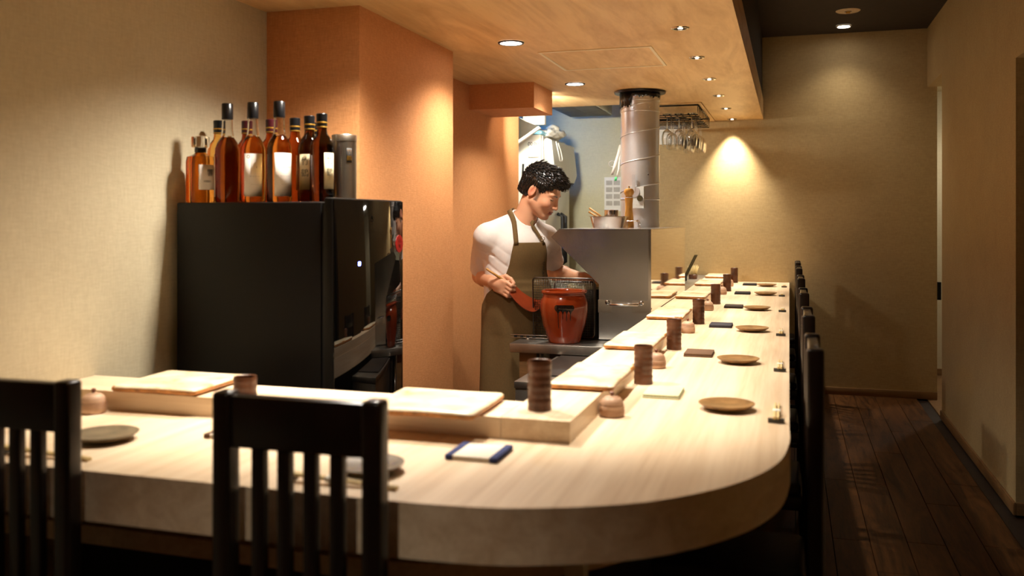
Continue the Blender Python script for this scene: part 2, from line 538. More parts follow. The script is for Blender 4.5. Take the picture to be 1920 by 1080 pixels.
# baseboards
struct(box('baseboard_back', -0.44, 1.034, YB - 0.012, YB, 0, 0.055, 'base_wood', bev=0.002))
struct(box('baseboard_right', XR - 0.012, XR, 4.518, 6.58, 0, 0.055, 'base_wood', bev=0.002))
struct(box('baseboard_right_end', XR, XR + 0.09, 4.518, 4.53, 0, 0.055, 'base_wood', bev=0.002))
struct(box('baseboard_passage', 1.034, 2.0, 8.388, 8.4, 0, 0.055, 'base_wood'))

# ------------------------------------------------------------------ ceiling lamps
def spot(name, loc, power, size, blend, colr, rad, parent):
    l = bpy.data.lights.new(name, 'SPOT')
    l.energy = power
    l.spot_size = math.radians(size)
    l.spot_blend = blend
    l.color = colr
    l.shadow_soft_size = rad
    o = bpy.data.objects.new(name, l)
    link(o, parent)
    o.location = loc
    return o

def small_downlight(x, y, label, zc=ZL, pw_=1.0, size=56):
    t = thing('ceiling_spotlight', label, 'ceiling light', (x, y, zc), 0, 'small recessed spotlights along the counter')
    lathe('trim_ring', [(0.026, -0.0005), (0.026, -0.004), (0.034, -0.004), (0.037, -0.0005)], 'chrome', t, 28, cap0=False, cap1=False)
    lathe('reflector', [(0.026, -0.0012), (0.008, -0.0006)], 'black_metal', t, 24, cap0=False, cap1=False)
    lathe('lens', [(0.0, -0.002), (0.010, -0.002), (0.010, -0.0008)], 'lamp_spot', t, 16, cap1=False)
    spot('bulb', (0, 0, -0.012), P_SPOT * pw_, size, 1.0, WARM, 0.02, t)
    return t

ys = [3.69, 4.383, 5.076, 5.771, 6.452, 7.153]
pos_words = ['nearest in view, before the ceiling access panel', 'second from the front of the row', 'third from the front of the row', 'fourth from the front of the row', 'fifth from the front, beside the glass rack', 'last of the row, against the back wall']
for yy, pw in zip(ys, pos_words):
    small_downlight(-0.42, yy, 'small round chrome spotlight in wooden ceiling, ' + pw, ZL, 1.25 if yy > 7 else 1.0, 78 if yy > 7 else 56)
for k, (xx, yy) in enumerate(((-0.42, 2.997), (-0.42, 2.304), (-0.98, 1.98), (-1.42, 1.98))):
    small_downlight(xx, yy, 'small round chrome spotlight in wooden ceiling over ' + ['the near end of the long counter', 'the counter corner', 'the front counter', 'the front counter by the left wall'][k], ZL, 0.75 if k == 3 else 1.0)

small_downlight(-0.70, 0.50, 'small round chrome spotlight in wooden ceiling behind the front chairs', ZL, 0.62, 94)

def big_downlight(x, y, label, pw_=1.0):
    t = thing('ceiling_downlight', label, 'ceiling light', (x, y, ZL), 0, 'large white downlights over the kitchen')
    lathe('trim_ring', [(0.047, -0.001), (0.047, -0.005), (0.056, -0.005), (0.058, -0.0005)], 'black_metal', t, 32, cap0=False, cap1=False)
    lathe('lens', [(0.0, -0.003), (0.047, -0.003), (0.047, -0.0008)], 'lamp_on', t, 32, cap1=False)
    spot('bulb', (0, 0, -0.02), P_DOWN * pw_, 136, 0.7, NEUT, 0.045, t)
    return t
big_downlight(-1.161, 3.78, 'large bright white downlight in the wooden ceiling, nearer the orange pillar')
big_downlight(-1.165, 5.033, 'large bright white downlight in the wooden ceiling, nearer the steel flue', 0.9)
big_downlight(-1.161, 2.527, 'large bright white downlight in the wooden ceiling above the wine cooler', 2.0)

t = thing('ceiling_downlight', 'lit round white downlight in the dark ceiling over the aisle', 'ceiling light', (0.376, 6.971, ZH))
lathe('trim_ring', [(0.043, -0.001), (0.043, -0.01), (0.050, -0.01), (0.053, -0.0005)], 'white_plastic', t, 32, cap0=False, cap1=False)
lathe('lens', [(0.0, -0.003), (0.043, -0.003), (0.043, -0.0008)], 'lamp_on', t, 32, cap1=False)
spot('bulb', (0, 0, -0.02), P_HALL, 112, 0.9, WARM, 0.04, t)
t = thing('ceiling_cover_plate', 'round ivory cover plate with small dark centre in the dark ceiling', 'ceiling fitting', (0.377, 6.481, ZH))
lathe('cover', [(0.0, -0.006), (0.072, -0.006), (0.079, -0.001)], 'ceramic_plate', t, 32, cap1=False)
lathe('nozzle', [(0.0, -0.018), (0.012, -0.018), (0.016, -0.007)], 'gold', t, 16, cap1=False)
lathe('nozzle_ring', [(0.024, -0.0062), (0.022, -0.008), (0.016, -0.008)], 'olive_metal', t, 20, cap0=False, cap1=False)
t = thing('passage_lamp', 'round ceiling lamp of the passage behind the doorway', 'ceiling light', (1.5, 7.7, 2.4))
lathe('lens', [(0.0, -0.02), (0.08, -0.02), (0.1, -0.001)], 'lamp_on', t, 24, cap1=False)
spot('bulb', (0, 0, -0.05), 9, 150, 0.6, NEUT, 0.06, t)

t = thing('kitchen_lamp', 'slim fluorescent kitchen lamp on the rear face of the orange bulkhead', 'ceiling light', (-1.475, 5.355, 2.02))
box('housing', -0.09, 0.09, -0.0445, -0.012, -0.03, 0.03, 'white_plastic', t, 0.004)
tube('tube_lamp', [(-0.078, 0, 0), (0.078, 0, 0)], 0.011, 'lamp_on', t, 10)
kl = bpy.data.lights.new('tube_light', 'AREA'); kl.shape = 'RECTANGLE'; kl.size = 0.15; kl.size_y = 0.05; kl.energy = P_KIT; kl.color = (1.0, 0.96, 0.86); kl.spread = math.radians(105)
ko = link(bpy.data.objects.new('tube_light', kl), t); ko.location = (0, 0.013, 0); ko.rotation_euler = (math.radians(74), 0, 0)

# ------------------------------------------------------------------ counter
ZC = 0.835
def catmull(pts, n):
    out = []
    P = [Vector((*p, 0)) for p in pts]
    P = [P[0] * 2 - P[1]] + P + [P[-1] * 2 - P[-2]]
    for i in range(1, len(P) - 2):
        for k in range(n):
            t_ = k / n
            a, b_, c, d = P[i - 1], P[i], P[i + 1], P[i + 2]
            q = 0.5 * ((2 * b_) + (c - a) * t_ + (2 * a - 5 * b_ + 4 * c - d) * t_ ** 2 + (3 * b_ - a - 3 * c + d) * t_ ** 3)
            out.append((q.x, q.y))
    out.append((P[-2].x, P[-2].y))
    return out
curve = catmull([(-0.72, 1.432), (-0.57, 1.436), (-0.42, 1.463), (-0.235, 1.555), (-0.095, 1.71), (-0.022, 1.88), (0.0, 2.06), (0.0, 2.2)], 6)
outer = [(XL + 0.002, 1.432)] + curve + [(0.0, YB - 0.003)]
inner = [(-0.612, YB - 0.003), (-0.612, 2.085), (XL + 0.002, 2.085)]
counter = thing('counter', 'L-shaped pale wood sushi counter with rounded corner', 'counter', (0, 0, 0))
# the top: two boards meeting in a joint at the corner
ci = len(outer)
prism('counter_top', outer + inner, ZC - 0.097, ZC, 'hinoki_y', counter, 0.004)
# raised step at the back of the counter
st1 = thing('counter_step', 'long raised pale wood step along the back of the counter', 'counter step', (-0.53, 4.6, ZC))
st2 = thing('counter_step', 'short raised pale wood step along the front counter to the left wall', 'counter step', (-1.23, 2.0, ZC))
prism('step_board', [(0.078, 1.906 - 4.6), (0.078, YB - 0.003 - 4.6), (-0.078, YB - 0.003 - 4.6), (-0.078, 1.906 - 4.6)], 0.0005, 0.048, 'hinoki_y', st1, 0.0015)
prism('step_board', [(XL + 0.002 + 1.23, -0.094), (-0.6095 + 1.23, -0.094), (-0.6095 + 1.23, 0.085), (XL + 0.002 + 1.23, 0.085)], 0.0005, 0.048, 'hinoki_x', st2, 0.0015)
# base panels, under-shelf and post
prism('base_panel', [(XL + 0.002, 1.98), (-0.56, 1.98), (-0.50, 2.04), (-0.50, YB - 0.003), (-0.53, YB - 0.003), (-0.53, 2.06), (-0.57, 2.02), (XL + 0.002, 2.02)], 0.0, ZC - 0.097, 'dark_panel', counter)
shelf_o = [(XL + 0.002, 1.64)] + [(x_ * 1.0 - 0.215 * (1 if x_ > -0.5 else 1), y_ + 0.2) for x_, y_ in curve] + [(-0.215, YB - 0.01)]
prism('under_shelf', shelf_o + [(-0.49, YB - 0.01), (-0.49, 2.03), (-0.56, 1.97), (XL + 0.002, 1.97)], 0.605, 0.645, 'hinoki_y', counter, 0.003)
box('support_post', -0.42, -0.38, 1.72, 1.76, 0, ZC - 0.097, 'white_plastic', counter, 0.003)

# ------------------------------------------------------------------ chairs
def make_chair():
    t = thing('dining_chair', 'x', 'chair', (0, 0, 0), 0, 'black slat-back chairs at the counter')
    W, D, HT = 0.325, 0.38, 1.018
    hw = W / 2 - 0.018
    for sx in (-1, 1):
        bm = bmesh.new()
        bm_box(bm, sx * hw - 0.018, sx * hw + 0.018, -D / 2 - 0.020, -D / 2 + 0.020, 0, HT, 0.008, 3)
        bm_obj('back_post', bm, 'black_wood', t, True, 35)
    for sx in (-1, 1):
        box('leg', sx * hw - 0.017, sx * hw + 0.017, D / 2 - 0.034, D / 2, 0, 0.43, 'black_wood', t, 0.004)
    box('top_rail', -hw + 0.016, hw - 0.016, -D / 2 - 0.013, -D / 2 + 0.013, HT - 0.098, HT - 0.006, 'black_wood', t, 0.004)
    box('lower_rail', -hw + 0.016, hw - 0.016, -D / 2 - 0.011, -D / 2 + 0.011, 0.52, 0.56, 'black_wood', t, 0.003)
    for k in range(4):
        cx = -hw + 0.018 + (2 * hw - 0.036) * (k + 1) / 5
        box('slat', cx - 0.0125, cx + 0.0125, -D / 2 - 0.009, -D / 2 + 0.009, 0.555, HT - 0.094, 'black_wood', t, 0.002)
    box('seat_frame', -W / 2 + 0.008, W / 2 - 0.008, -D / 2 + 0.018, D / 2, 0.40, 0.445, 'black_wood', t, 0.004)
    box('seat_pad', -W / 2 + 0.012, W / 2 - 0.012, -D / 2 + 0.022, D / 2 + 0.004, 0.444, 0.485, 'black_pad', t, 0.014, 3)
    for sx in (-1, 1):
        box('stretcher', sx * hw - 0.009, sx * hw + 0.009, -D / 2 + 0.016, D / 2 - 0.03, 0.15, 0.175, 'black_wood', t, 0.003)
    box('stretcher', -hw + 0.014, hw - 0.014, -0.01, 0.01, 0.152, 0.173, 'black_wood', t, 0.003)
    return t
chair = make_chair()
chair.location = (-0.808, 1.575, 0)
chair['label'] = 'black slat-back chair in the foreground, middle of the picture, pushed up to the front counter'
dup(chair, (-1.441, 1.575, 0), 0, 'black slat-back chair in the foreground at far left, cut off by the picture edge')
cw = ['nearest the camera', 'second from the camera', 'third from the camera', 'fourth from the camera', 'fifth from the camera', 'farthest, by the back wall']
PY = [2.378, 3.147, 4.055, 5.011, 6.007, 6.788]
for yy, q in zip(PY, cw):
    dup(chair, (-0.132, yy, 0), PI / 2, 'black chair seen edge-on at the long counter by the aisle, ' + q)

# ------------------------------------------------------------------ tableware
ordw = ['nearest the rounded corner', 'second from the corner', 'third from the corner', 'fourth from the corner', 'fifth from the corner', 'farthest, by the back wall']

def make_cup():
    t = thing('tea_cup', 'x', 'cup', (0, 0, 0), 0, 'tall brown cups on the counter')
    prof = [(0.0, 0.0)]
    n = 22
    for k in range(n + 1):
        z = 0.112 * k / n
        prof.append((0.0270 + 0.0006 * math.sin(k * 1.9) + 0.0004 * math.sin(k * 0.7), z))
    prof += [(0.0262, 0.1135), (0.0245, 0.112), (0.0238, 0.09), (0.0235, 0.02), (0.0, 0.016)]
    lathe('body', prof, 'cup', t, 32)
    lathe('tea', [(0.0, 0.06), (0.0236, 0.06)], 'cup_in', t, 24, cap1=False)
    return t
cup = make_cup()
cup.location = (-0.412, 2.672, ZC)
cup['label'] = 'tall dark brown cup on the long counter, ' + ordw[0]
for k, (xx, yy) in enumerate(((-0.411, 3.408), (-0.403, 4.278), (-0.403, 5.30), (-0.402, 6.28), (-0.402, 7.12))):
    dup(cup, (xx, yy, ZC), 0.7 * k + 0.5, 'tall dark brown cup on the long counter, ' + ordw[k + 1])
ZR = ZC + 0.048
dup(cup, (-0.548, 2.008, ZR), 1.1, 'tall brown cup standing on the raised step at the counter corner')
dup(cup, (-1.232, 1.868, ZC), 2.2, 'brown cup on the front counter behind the middle foreground chair')

def make_sauce_pot():
    t = thing('lidded_pot', 'x', 'pot', (0, 0, 0), 0, 'small lidded clay pots')
    lathe('body', [(0.0, 0), (0.027, 0), (0.0305, 0.004), (0.0315, 0.012), (0.0305, 0.024), (0.029, 0.0275), (0.0, 0.0275)], 'pot_clay', t, 32)
    lid = lathe('lid', [(0.0293, 0.028), (0.0285, 0.034), (0.0245, 0.042), (0.017, 0.048), (0.008, 0.0505), (0.0, 0.051)], 'pot_clay', t, 32)
    lathe('knob', [(0.0035, 0.0495), (0.0032, 0.053), (0.0058, 0.056), (0.0056, 0.0595), (0.003, 0.0615), (0.0, 0.062)], 'knob', lid, 16)
    return t
pot = make_sauce_pot()
pot.location = (-0.418, 2.208, ZC)
pot['label'] = 'small domed clay pot with knob lid beside the raised step, ' + ordw[0]
for k, (xx, yy) in enumerate(((-0.415, 2.967), (-0.415, 3.924), (-0.415, 4.919), (-0.416, 5.987), (-0.415, 6.72))):
    dup(pot, (xx, yy, ZC), k * 1.3 + 0.4, 'small domed clay pot with knob lid on the long counter, ' + ordw[k + 1])
dup(pot, (-1.667, 1.866, ZC), 2.0, 'small domed clay pot with knob lid on the front counter by the left wall')

def make_plate(mat, name='x'):
    t = thing('round_plate', name, 'plate', (0, 0, 0), 0, 'round stoneware plates')
    lathe('dish', [(0.0, 0.0), (0.034, 0.0), (0.036, 0.003), (0.058, 0.008), (0.0695, 0.0155), (0.0705, 0.018), (0.0690, 0.0185), (0.055, 0.0135), (0.0, 0.011)], mat, t, 48)
    return t
plate = make_plate('plate', 'round ochre stoneware plate, nearest of the row along the counter edge')
plate.location = (-0.153, 2.369, ZC)
for k, (xx, yy) in enumerate(((-0.165, 3.147), (-0.154, 4.055), (-0.165, 5.011), (-0.145, 6.007), (-0.156, 6.788))):
    dup(plate, (xx, yy, ZC), k + 0.3, 'round ochre stoneware plate on the long counter, ' + ordw[k + 1])
plate2 = make_plate('plate_dark', 'dark round stoneware plate behind the back slats of the middle foreground chair')
plate2.location = (-0.775, 1.585, ZC)
dup(plate2, (-1.435, 1.640, ZC), 1.0, 'dark round stoneware plate beside the far left foreground chair')

def make_towel(name, label, mat, lx, ly, z=0.012, edge=None, group='folded hand towels'):
    t = thing(name, label, 'towel', (0, 0, 0), 0, group)
    n, m = 14, 10
    bm = bmesh.new()
    for layer in range(2):
        z0 = layer * z / 2
        bm_box(bm, -lx / 2 + 0.001 * layer, lx / 2 - 0.0015 * layer, -ly / 2 + 0.001 * layer, ly / 2 - 0.001 * layer, z0, z0 + z / 2 - 0.0004, 0.0022, 2)
    bm_obj('folded_cloth', bm, mat, t, True, 40)
    if edge:
        for sx in (-1, 1):
            box('edge_band', sx * (lx / 2 - 0.007) - 0.0085, sx * (lx / 2 - 0.007) + 0.0085, -ly / 2 - 0.001, ly / 2 + 0.001, 0.0, z + 0.0012, edge, t, 0.003)
    return t
tw = make_towel('folded_towel', 'pale green folded towel beside the first cup on the long counter', 'towel_green', 0.10, 0.135)
tw.location = (-0.332, 2.522, ZC)
tws = [('towel_brown', 'brown folded towel on the long counter, second from the corner', -0.308, 3.298), ('towel_navy', 'navy grey folded towel on the long counter, third from the corner', -0.295, 4.198),
       ('towel_dark', 'dark taupe folded towel on the long counter, fourth from the corner', -0.292, 5.124), ('towel_black', 'near black folded towel on the long counter, fifth from the corner', -0.29, 6.073),
       ('towel_black', 'near black folded towel on the long counter beside the farthest plate', -0.278, 6.895)]
for mt, lb, xx, yy in tws:
    q = make_towel('folded_towel', lb, mt, 0.10, 0.125, 0.013)
    q.location = (xx, yy, ZC)
q = make_towel('folded_towel', 'white folded cloth with indigo blue edges on the front counter', 'cloth_white', 0.108, 0.112, 0.010, 'cloth_blue')
q.location = (-0.610, 1.766, ZC)
q = make_towel('folded_towel', 'white folded cloth with dark edges partly hidden by the middle foreground chair', 'cloth_white', 0.108, 0.112, 0.010, 'towel_brown')
q.location = (-1.185, 1.775, ZC)

def make_chopsticks():
    t = thing('chopsticks', 'x', 'chopsticks', (0, 0, 0), 0, 'wrapped chopstick pairs')
    for sx in (-1, 1):
        bm = bmesh.new()
        bm_box(bm, sx * 0.0042 - 0.0034, sx * 0.0042 + 0.0034, -0.012, 0.215, 0.0, 0.0062, 0.0012, 1)
        for v in bm.verts:
            s_ = 1 - 0.3 * max(0, (v.co.y - 0.1) / 0.1)
            v.co.x = sx * 0.0042 + (v.co.x - sx * 0.0042) * s_
            v.co.z = 0.0102 + v.co.z - (v.co.y) * 0.044
        bm_obj('stick', bm, 'chop', t, True, 35)
    band = box('paper_band', -0.0092, 0.0092, 0.075, 0.095, 0.0045, 0.0145, 'paper', t, 0.0005)
    return t
def make_rest():
    t = thing('chopstick_rest', 'x', 'chopstick rest', (0, 0, 0), 0, 'slate chopstick rests')
    bm = bmesh.new()
    bm_box(bm, -0.019, 0.019, -0.007, 0.007, 0, 0.0095, 0.002, 2)
    for v in bm.verts:
        if v.co.z > 0.005:
            v.co.z += 0.004 * (abs(v.co.x) / 0.019) ** 2 - 0.002
    bm_obj('bar', bm, 'rest', t, True, 40)
    return t
cs, cr = make_chopsticks(), make_rest()
RX = [(-0.030, 2.248), (-0.029, 3.007), (-0.034, 3.927), (-0.035, 4.945), (-0.045, 5.932), (-0.035, 6.726)]
for k, (xx, yy) in enumerate(RX):
    lb1 = 'pair of pale wooden chopsticks at the counter edge, ' + ordw[k]
    lb2 = 'small dark chopstick rest at the counter edge, ' + ordw[k]
    if k == 0:
        cs.location = (xx, yy, ZC); cs['label'] = lb1
        cr.location = (xx, yy, ZC); cr['label'] = lb2
    else:
        dup(cs, (xx, yy, ZC), 0.0, lb1); dup(cr, (xx, yy, ZC), 0.0, lb2)
for xx, w_ in ((-0.885, 'behind the middle foreground chair'), (-1.555, 'behind the far left foreground chair')):
    dup(cs, (xx, 1.490, ZC), -PI / 2, 'pair of pale wooden chopsticks on the front counter ' + w_)
    dup(cr, (xx, 1.490, ZC), -PI / 2, 'small dark chopstick rest on the front counter ' + w_)

def make_slab(lx, ly, seed, label):
    t = thing('ceramic_slab', label, 'serving slab', (0, 0, 0), 0, 'rectangular ceramic slabs on the raised step')
    r_ = random.Random(seed)
    bm = bmesh.new()
    nx, ny = 16, 16
    def ring(inset, z):
        pts = []
        hx, hy, cr_ = lx / 2 - inset, ly / 2 - inset, 0.012
        for (cx, cy, a0) in ((hx - cr_, hy - cr_, 0), (-hx + cr_, hy - cr_, 90), (-hx + cr_, -hy + cr_, 180), (hx - cr_, -hy + cr_, 270)):
            for k in range(5):
                a = math.radians(a0 + 90 * k / 4)
                pts.append((cx + cr_ * math.cos(a), cy + cr_ * math.sin(a)))
        # subdivide long sides with hand-made waviness
        out = []
        for i in range(len(pts)):
            p, q_ = pts[i], pts[(i + 1) % len(pts)]
            n_ = 6 if math.hypot(q_[0] - p[0], q_[1] - p[1]) > 0.03 else 1
            for k in range(n_):
                u = k / n_
                out.append((p[0] + (q_[0] - p[0]) * u, p[1] + (q_[1] - p[1]) * u))
        return [bm.verts.new((a + 0.0012 * math.sin(31 * b_ + seed), b_ + 0.0012 * math.sin(27 * a + seed * 2), z + 0.0012 * math.sin(18 * a + seed) * math.cos(14 * b_ + seed))) for a, b_ in out]
    rings = [ring(0.012, 0.0015), ring(0.003, 0.004), ring(0.0, 0.008), ring(0.0005, 0.014), ring(0.004, 0.0185), ring(0.012, 0.0195), ring(0.03, 0.0185)]
    for a, b_ in zip(rings, rings[1:]):
        for i in range(len(a)):
            bm.faces.new((a[i], a[(i + 1) % len(a)], b_[(i + 1) % len(a)], b_[i]))
    f_top = bm.faces.new(rings[-1])
    bm.faces.new(rings[0][::-1])
    me = bpy.data.meshes.new('slab')
    bmesh.ops.recalc_face_normals(bm, faces=bm.faces)
    side = [f for f in bm.faces if f.calc_center_median().z < 0.0155]
    for f in side:
        f.material_index = 1
    bm.to_mesh(me); bm.free()
    me.polygons.foreach_set('use_smooth', [True] * len(me.polygons))
    me.set_sharp_from_angle(angle=math.radians(50))
    me.materials.append(M['slab']); me.materials.append(M['slab_side'])
    link(bpy.data.objects.new('slab', me), t)
    return t
sl = [(-0.783, 1.962, 0.262, 0.25, 0.02, 'cream and rust glazed slab on the front raised step beside the corner cup'), (-1.520, 2.012, 0.245, 0.24, 0.03, 'glazed slab on the front raised step by the left wall'),
      (-0.508, 2.425, 0.170, 0.35, 0, 'cream glazed slab on the long raised step, nearest the corner'), (-0.514, 3.185, 0.165, 0.38, 0, 'cream slab with brown edge on the long raised step, second from the corner'),
      (-0.518, 4.140, 0.160, 0.40, 0, 'toasted brown glazed slab on the long raised step beside the steel hood corner'), (-0.516, 5.19, 0.165, 0.36, 0, 'glazed slab on the long raised step, fourth from the corner'),
      (-0.514, 6.21, 0.165, 0.38, 0, 'glazed slab on the long raised step, fifth from the corner'), (-0.516, 6.98, 0.165, 0.30, 0, 'glazed slab on the long raised step against the back wall')]
for k, (xx, yy, lx, ly, rz, lb) in enumerate(sl):
    q = make_slab(lx, ly, k * 3 + 1, lb)
    q.location = (xx, yy, ZR); q.rotation_euler = (0, 0, rz)

t = thing('kitchen_cabinet', 'low kitchen cabinet behind the far end of the raised step', 'cabinet', (-0.84, 6.4, 0))
box('carcass', -0.22, 0.226, -0.77, 0.83, 0.0, ZR - 0.022, 'dark_panel', t, 0.003)
box('worktop', -0.23, 0.228, -0.772, 0.832, ZR - 0.0215, ZR, 'steel_dull', t, 0.002)
# skewers and tongs standing at the far end of the step
t = thing('skewer_holder', 'bundle of pale bamboo skewers in a round holder behind the far raised step', 'skewers', (-0.675, 6.74, ZR + 0.0005))
lathe('holder', [(0.0, 0), (0.03, 0), (0.033, 0.03), (0.03, 0.032), (0.027, 0.01), (0, 0.008)], 'cup', t, 24)
for k in range(26):
    a, rr = rng.random() * 6.28, 0.02 * math.sqrt(rng.random())
    tx, ty = rr * math.cos(a), rr * math.sin(a)
    tube('skewer', [(tx, ty, 0.01), (tx * 2.2 + 0.004 * rng.normal(), ty * 2.2, 0.085 + 0.02 * rng.random())], 0.0014, 'straw', t, 5)
t = thing('serving_tongs', 'pair of long dark bronze tongs leaning in a small black cup behind the far step', 'tongs', (-0.715, 6.52, ZR + 0.0005))
lathe('stand', [(0.0, 0), (0.020, 0), (0.021, 0.045), (0.018, 0.045), (0.017, 0.006), (0, 0.006)], 'rubber', t, 20)
for k, dx in enumerate((0.0, 0.012)):
    prism('arm', [(-0.006, 0), (0.006, 0), (0.0055, 0.20), (-0.0055, 0.20)], -0.0015, 0.0015, 'olive_metal', t, 0.0, fn=lambda a, b_, h, dx=dx: (-0.006 + dx + a + b_ * 0.42, 0.002 * k + h, 0.012 + b_ * 0.86))

# ------------------------------------------------------------------ wine cooler with bottles
fx0, fx1, fy0, fy1, fz = -1.83, -1.325, 2.40, 2.90, 1.372
t = thing('wine_cooler', 'tall black wine cooler with dark glass door beside the orange pillar', 'wine cooler', (-1.58, 2.65, 0))
def loc_box(name, a, mat, parent, root, bev=0.0, seg=2):
    l = root.location
    return box(name, a[0] - l.x, a[1] - l.x, a[2] - l.y, a[3] - l.y, a[4] - l.z, a[5] - l.z, mat, parent, bev, seg)
loc_box('cabinet', (fx0, fx1, fy0, fy1, 0.02, fz), 'fridge_black', t, t, 0.006)
for a in ((fx0 + 0.03, fy0 + 0.03), (fx0 + 0.03, fy1 - 0.06), (fx1 - 0.06, fy0 + 0.03), (fx1 - 0.06, fy1 - 0.06)):
    loc_box('foot', (a[0], a[0] + 0.03, a[1], a[1] + 0.03, 0.0, 0.022), 'rubber', t, t)
loc_box('door_gasket', (fx1 - 0.001, fx1 + 0.010, fy0 + 0.008, fy1 - 0.004, 0.06, fz - 0.004), 'rubber', t, t)
door = loc_box('door', (fx1 + 0.010, fx1 + 0.040, fy0 - 0.002, fy1 + 0.002, 0.06, fz + 0.012), 'fridge_black', t, t, 0.006)
loc_box('door_glass', (fx1 + 0.0385, fx1 + 0.0425, fy0 + 0.002, fy1 - 0.002, 0.064, fz + 0.008), 'fridge_gloss', door, t, 0.001)
XD = fx1 + 0.0425
l0 = t.location
text('logo_mark', '\u25b2', 0.016, 'grey_ink', door, lambda a, b_, h: (XD + 0.0005 - l0.x, 2.655 + a - l0.y, 1.325 + b_))
text('logo_mark', 'o o', 0.012, 'grey_ink', door, lambda a, b_, h: (XD + 0.0005 - l0.x, 2.655 + a - l0.y, 1.314 + b_))
dsp = text('display_digits', '88', 0.018, 'led', door, lambda a, b_, h: (XD + 0.0006 - l0.x, 2.565 + a - l0.y, 1.180 + b_))
st = lathe('round_sticker', [(0.0, 0.0), (0.030, 0.0), (0.030, 0.0006), (0.0, 0.0006)], 'red', door, 40)
for v in st.data.vertices:
    v.co = Vector((XD + v.co.z - l0.x, 2.868 + v.co.x - l0.y, 1.236 + v.co.y))
text('sticker_print', '\u4e43\u30eb', 0.014, 'paper', st, lambda a, b_, h: (XD + 0.0012 - l0.x, 2.868 + a - l0.y, 1.244 + b_))
text('sticker_print', '88', 0.014, 'paper', st, lambda a, b_, h: (XD + 0.0012 - l0.x, 2.868 + a - l0.y, 1.228 + b_))
ZF = fz

def curved_label(name, r, a0, a1, z0, z1, mat, parent, n=14, d=0.0006):
    V, Fc = [], []
    for i in range(n + 1):
        a = a0 + (a1 - a0) * i / n
        for rr, z in ((r, z0), (r, z1), (r + d, z1), (r + d, z0)):
            V.append((rr * math.cos(a), rr * math.sin(a), z))
    for i in range(n):
        for k in range(4):
            k2 = (k + 1) % 4
            Fc.append((i * 4 + k, (i + 1) * 4 + k, (i + 1) * 4 + k2, i * 4 + k2))
    Fc += [(0, 1, 2, 3), (n * 4 + 3, n * 4 + 2, n * 4 + 1, n * 4)]
    return mesh_obj(name, V, Fc, mat, parent, True)

def on_cyl(r, a_c, z_c, vertical=False):
    return lambda a, b_, h: ((r + 0.0012) * math.cos(a_c + a / r), (r + 0.0012) * math.sin(a_c + a / r), z_c + b_)

def tall_bottle(label, loc, liquid, lab_c, mark):
    """straight sided bottle, clear glass shoulder and neck, long black cap"""
    t = thing('whisky_bottle', label, 'bottle', loc, 0, 'whisky bottles on the wine cooler')
    R = 0.0385
    lathe('bottle_glass', [(0.0, 0.0), (R * 0.9, 0.0), (R, 0.006), (R, 0.150), (R * 0.97, 0.168), (R * 0.80, 0.188), (0.0200, 0.204), (0.0, 0.204)], liquid, t, 40)
    lathe('bottle_neck', [(0.0, 0.2045), (0.0202, 0.2045), (0.0172, 0.226), (0.0158, 0.262), (0.0138, 0.262), (0.0152, 0.226), (0.018, 0.208), (0.0, 0.2075)], 'clear', t, 28)
    lathe('cap', [(0.0, 0.2605), (0.0172, 0.2605), (0.0178, 0.263), (0.0172, 0.309), (0.0155, 0.311), (0.0, 0.311)], 'cap_black', t, 28)
    lb = curved_label('label', R + 0.0004, lab_c - 0.95, lab_c + 0.55, 0.018, 0.150, 'label_white', t)
    text('label_print', mark, 0.011, 'ink', lb, on_cyl(R, lab_c + 0.05, 0.108))
    text('label_print', '~ ~ ~ ~', 0.009, 'ink', lb, on_cyl(R, lab_c - 0.1, 0.080))
    text('label_print', '- - - - -', 0.008, 'ink', lb, on_cyl(R, lab_c - 0.1, 0.055))
    text('label_print', '\u25cf', 0.014, 'grey_ink', lb, on_cyl(R, lab_c - 0.6, 0.139))
    return t
CA = math.radians(-58)      # direction from the bottles toward the room
tall_bottle('tall whisky bottle with dark amber liquid and black cap, leftmost of three front bottles', (-1.688, 2.462, ZF), 'amber_dark', CA - 1.75, 'i')
tall_bottle('tall light amber whisky bottle with white label, middle of three front bottles', (-1.596, 2.462, ZF), 'amber_light', CA + 0.25, 'l')
tall_bottle('tall light amber whisky bottle with white label, rightmost of three front bottles', (-1.503, 2.462, ZF), 'amber_light', CA + 0.55, 'Ichiro')

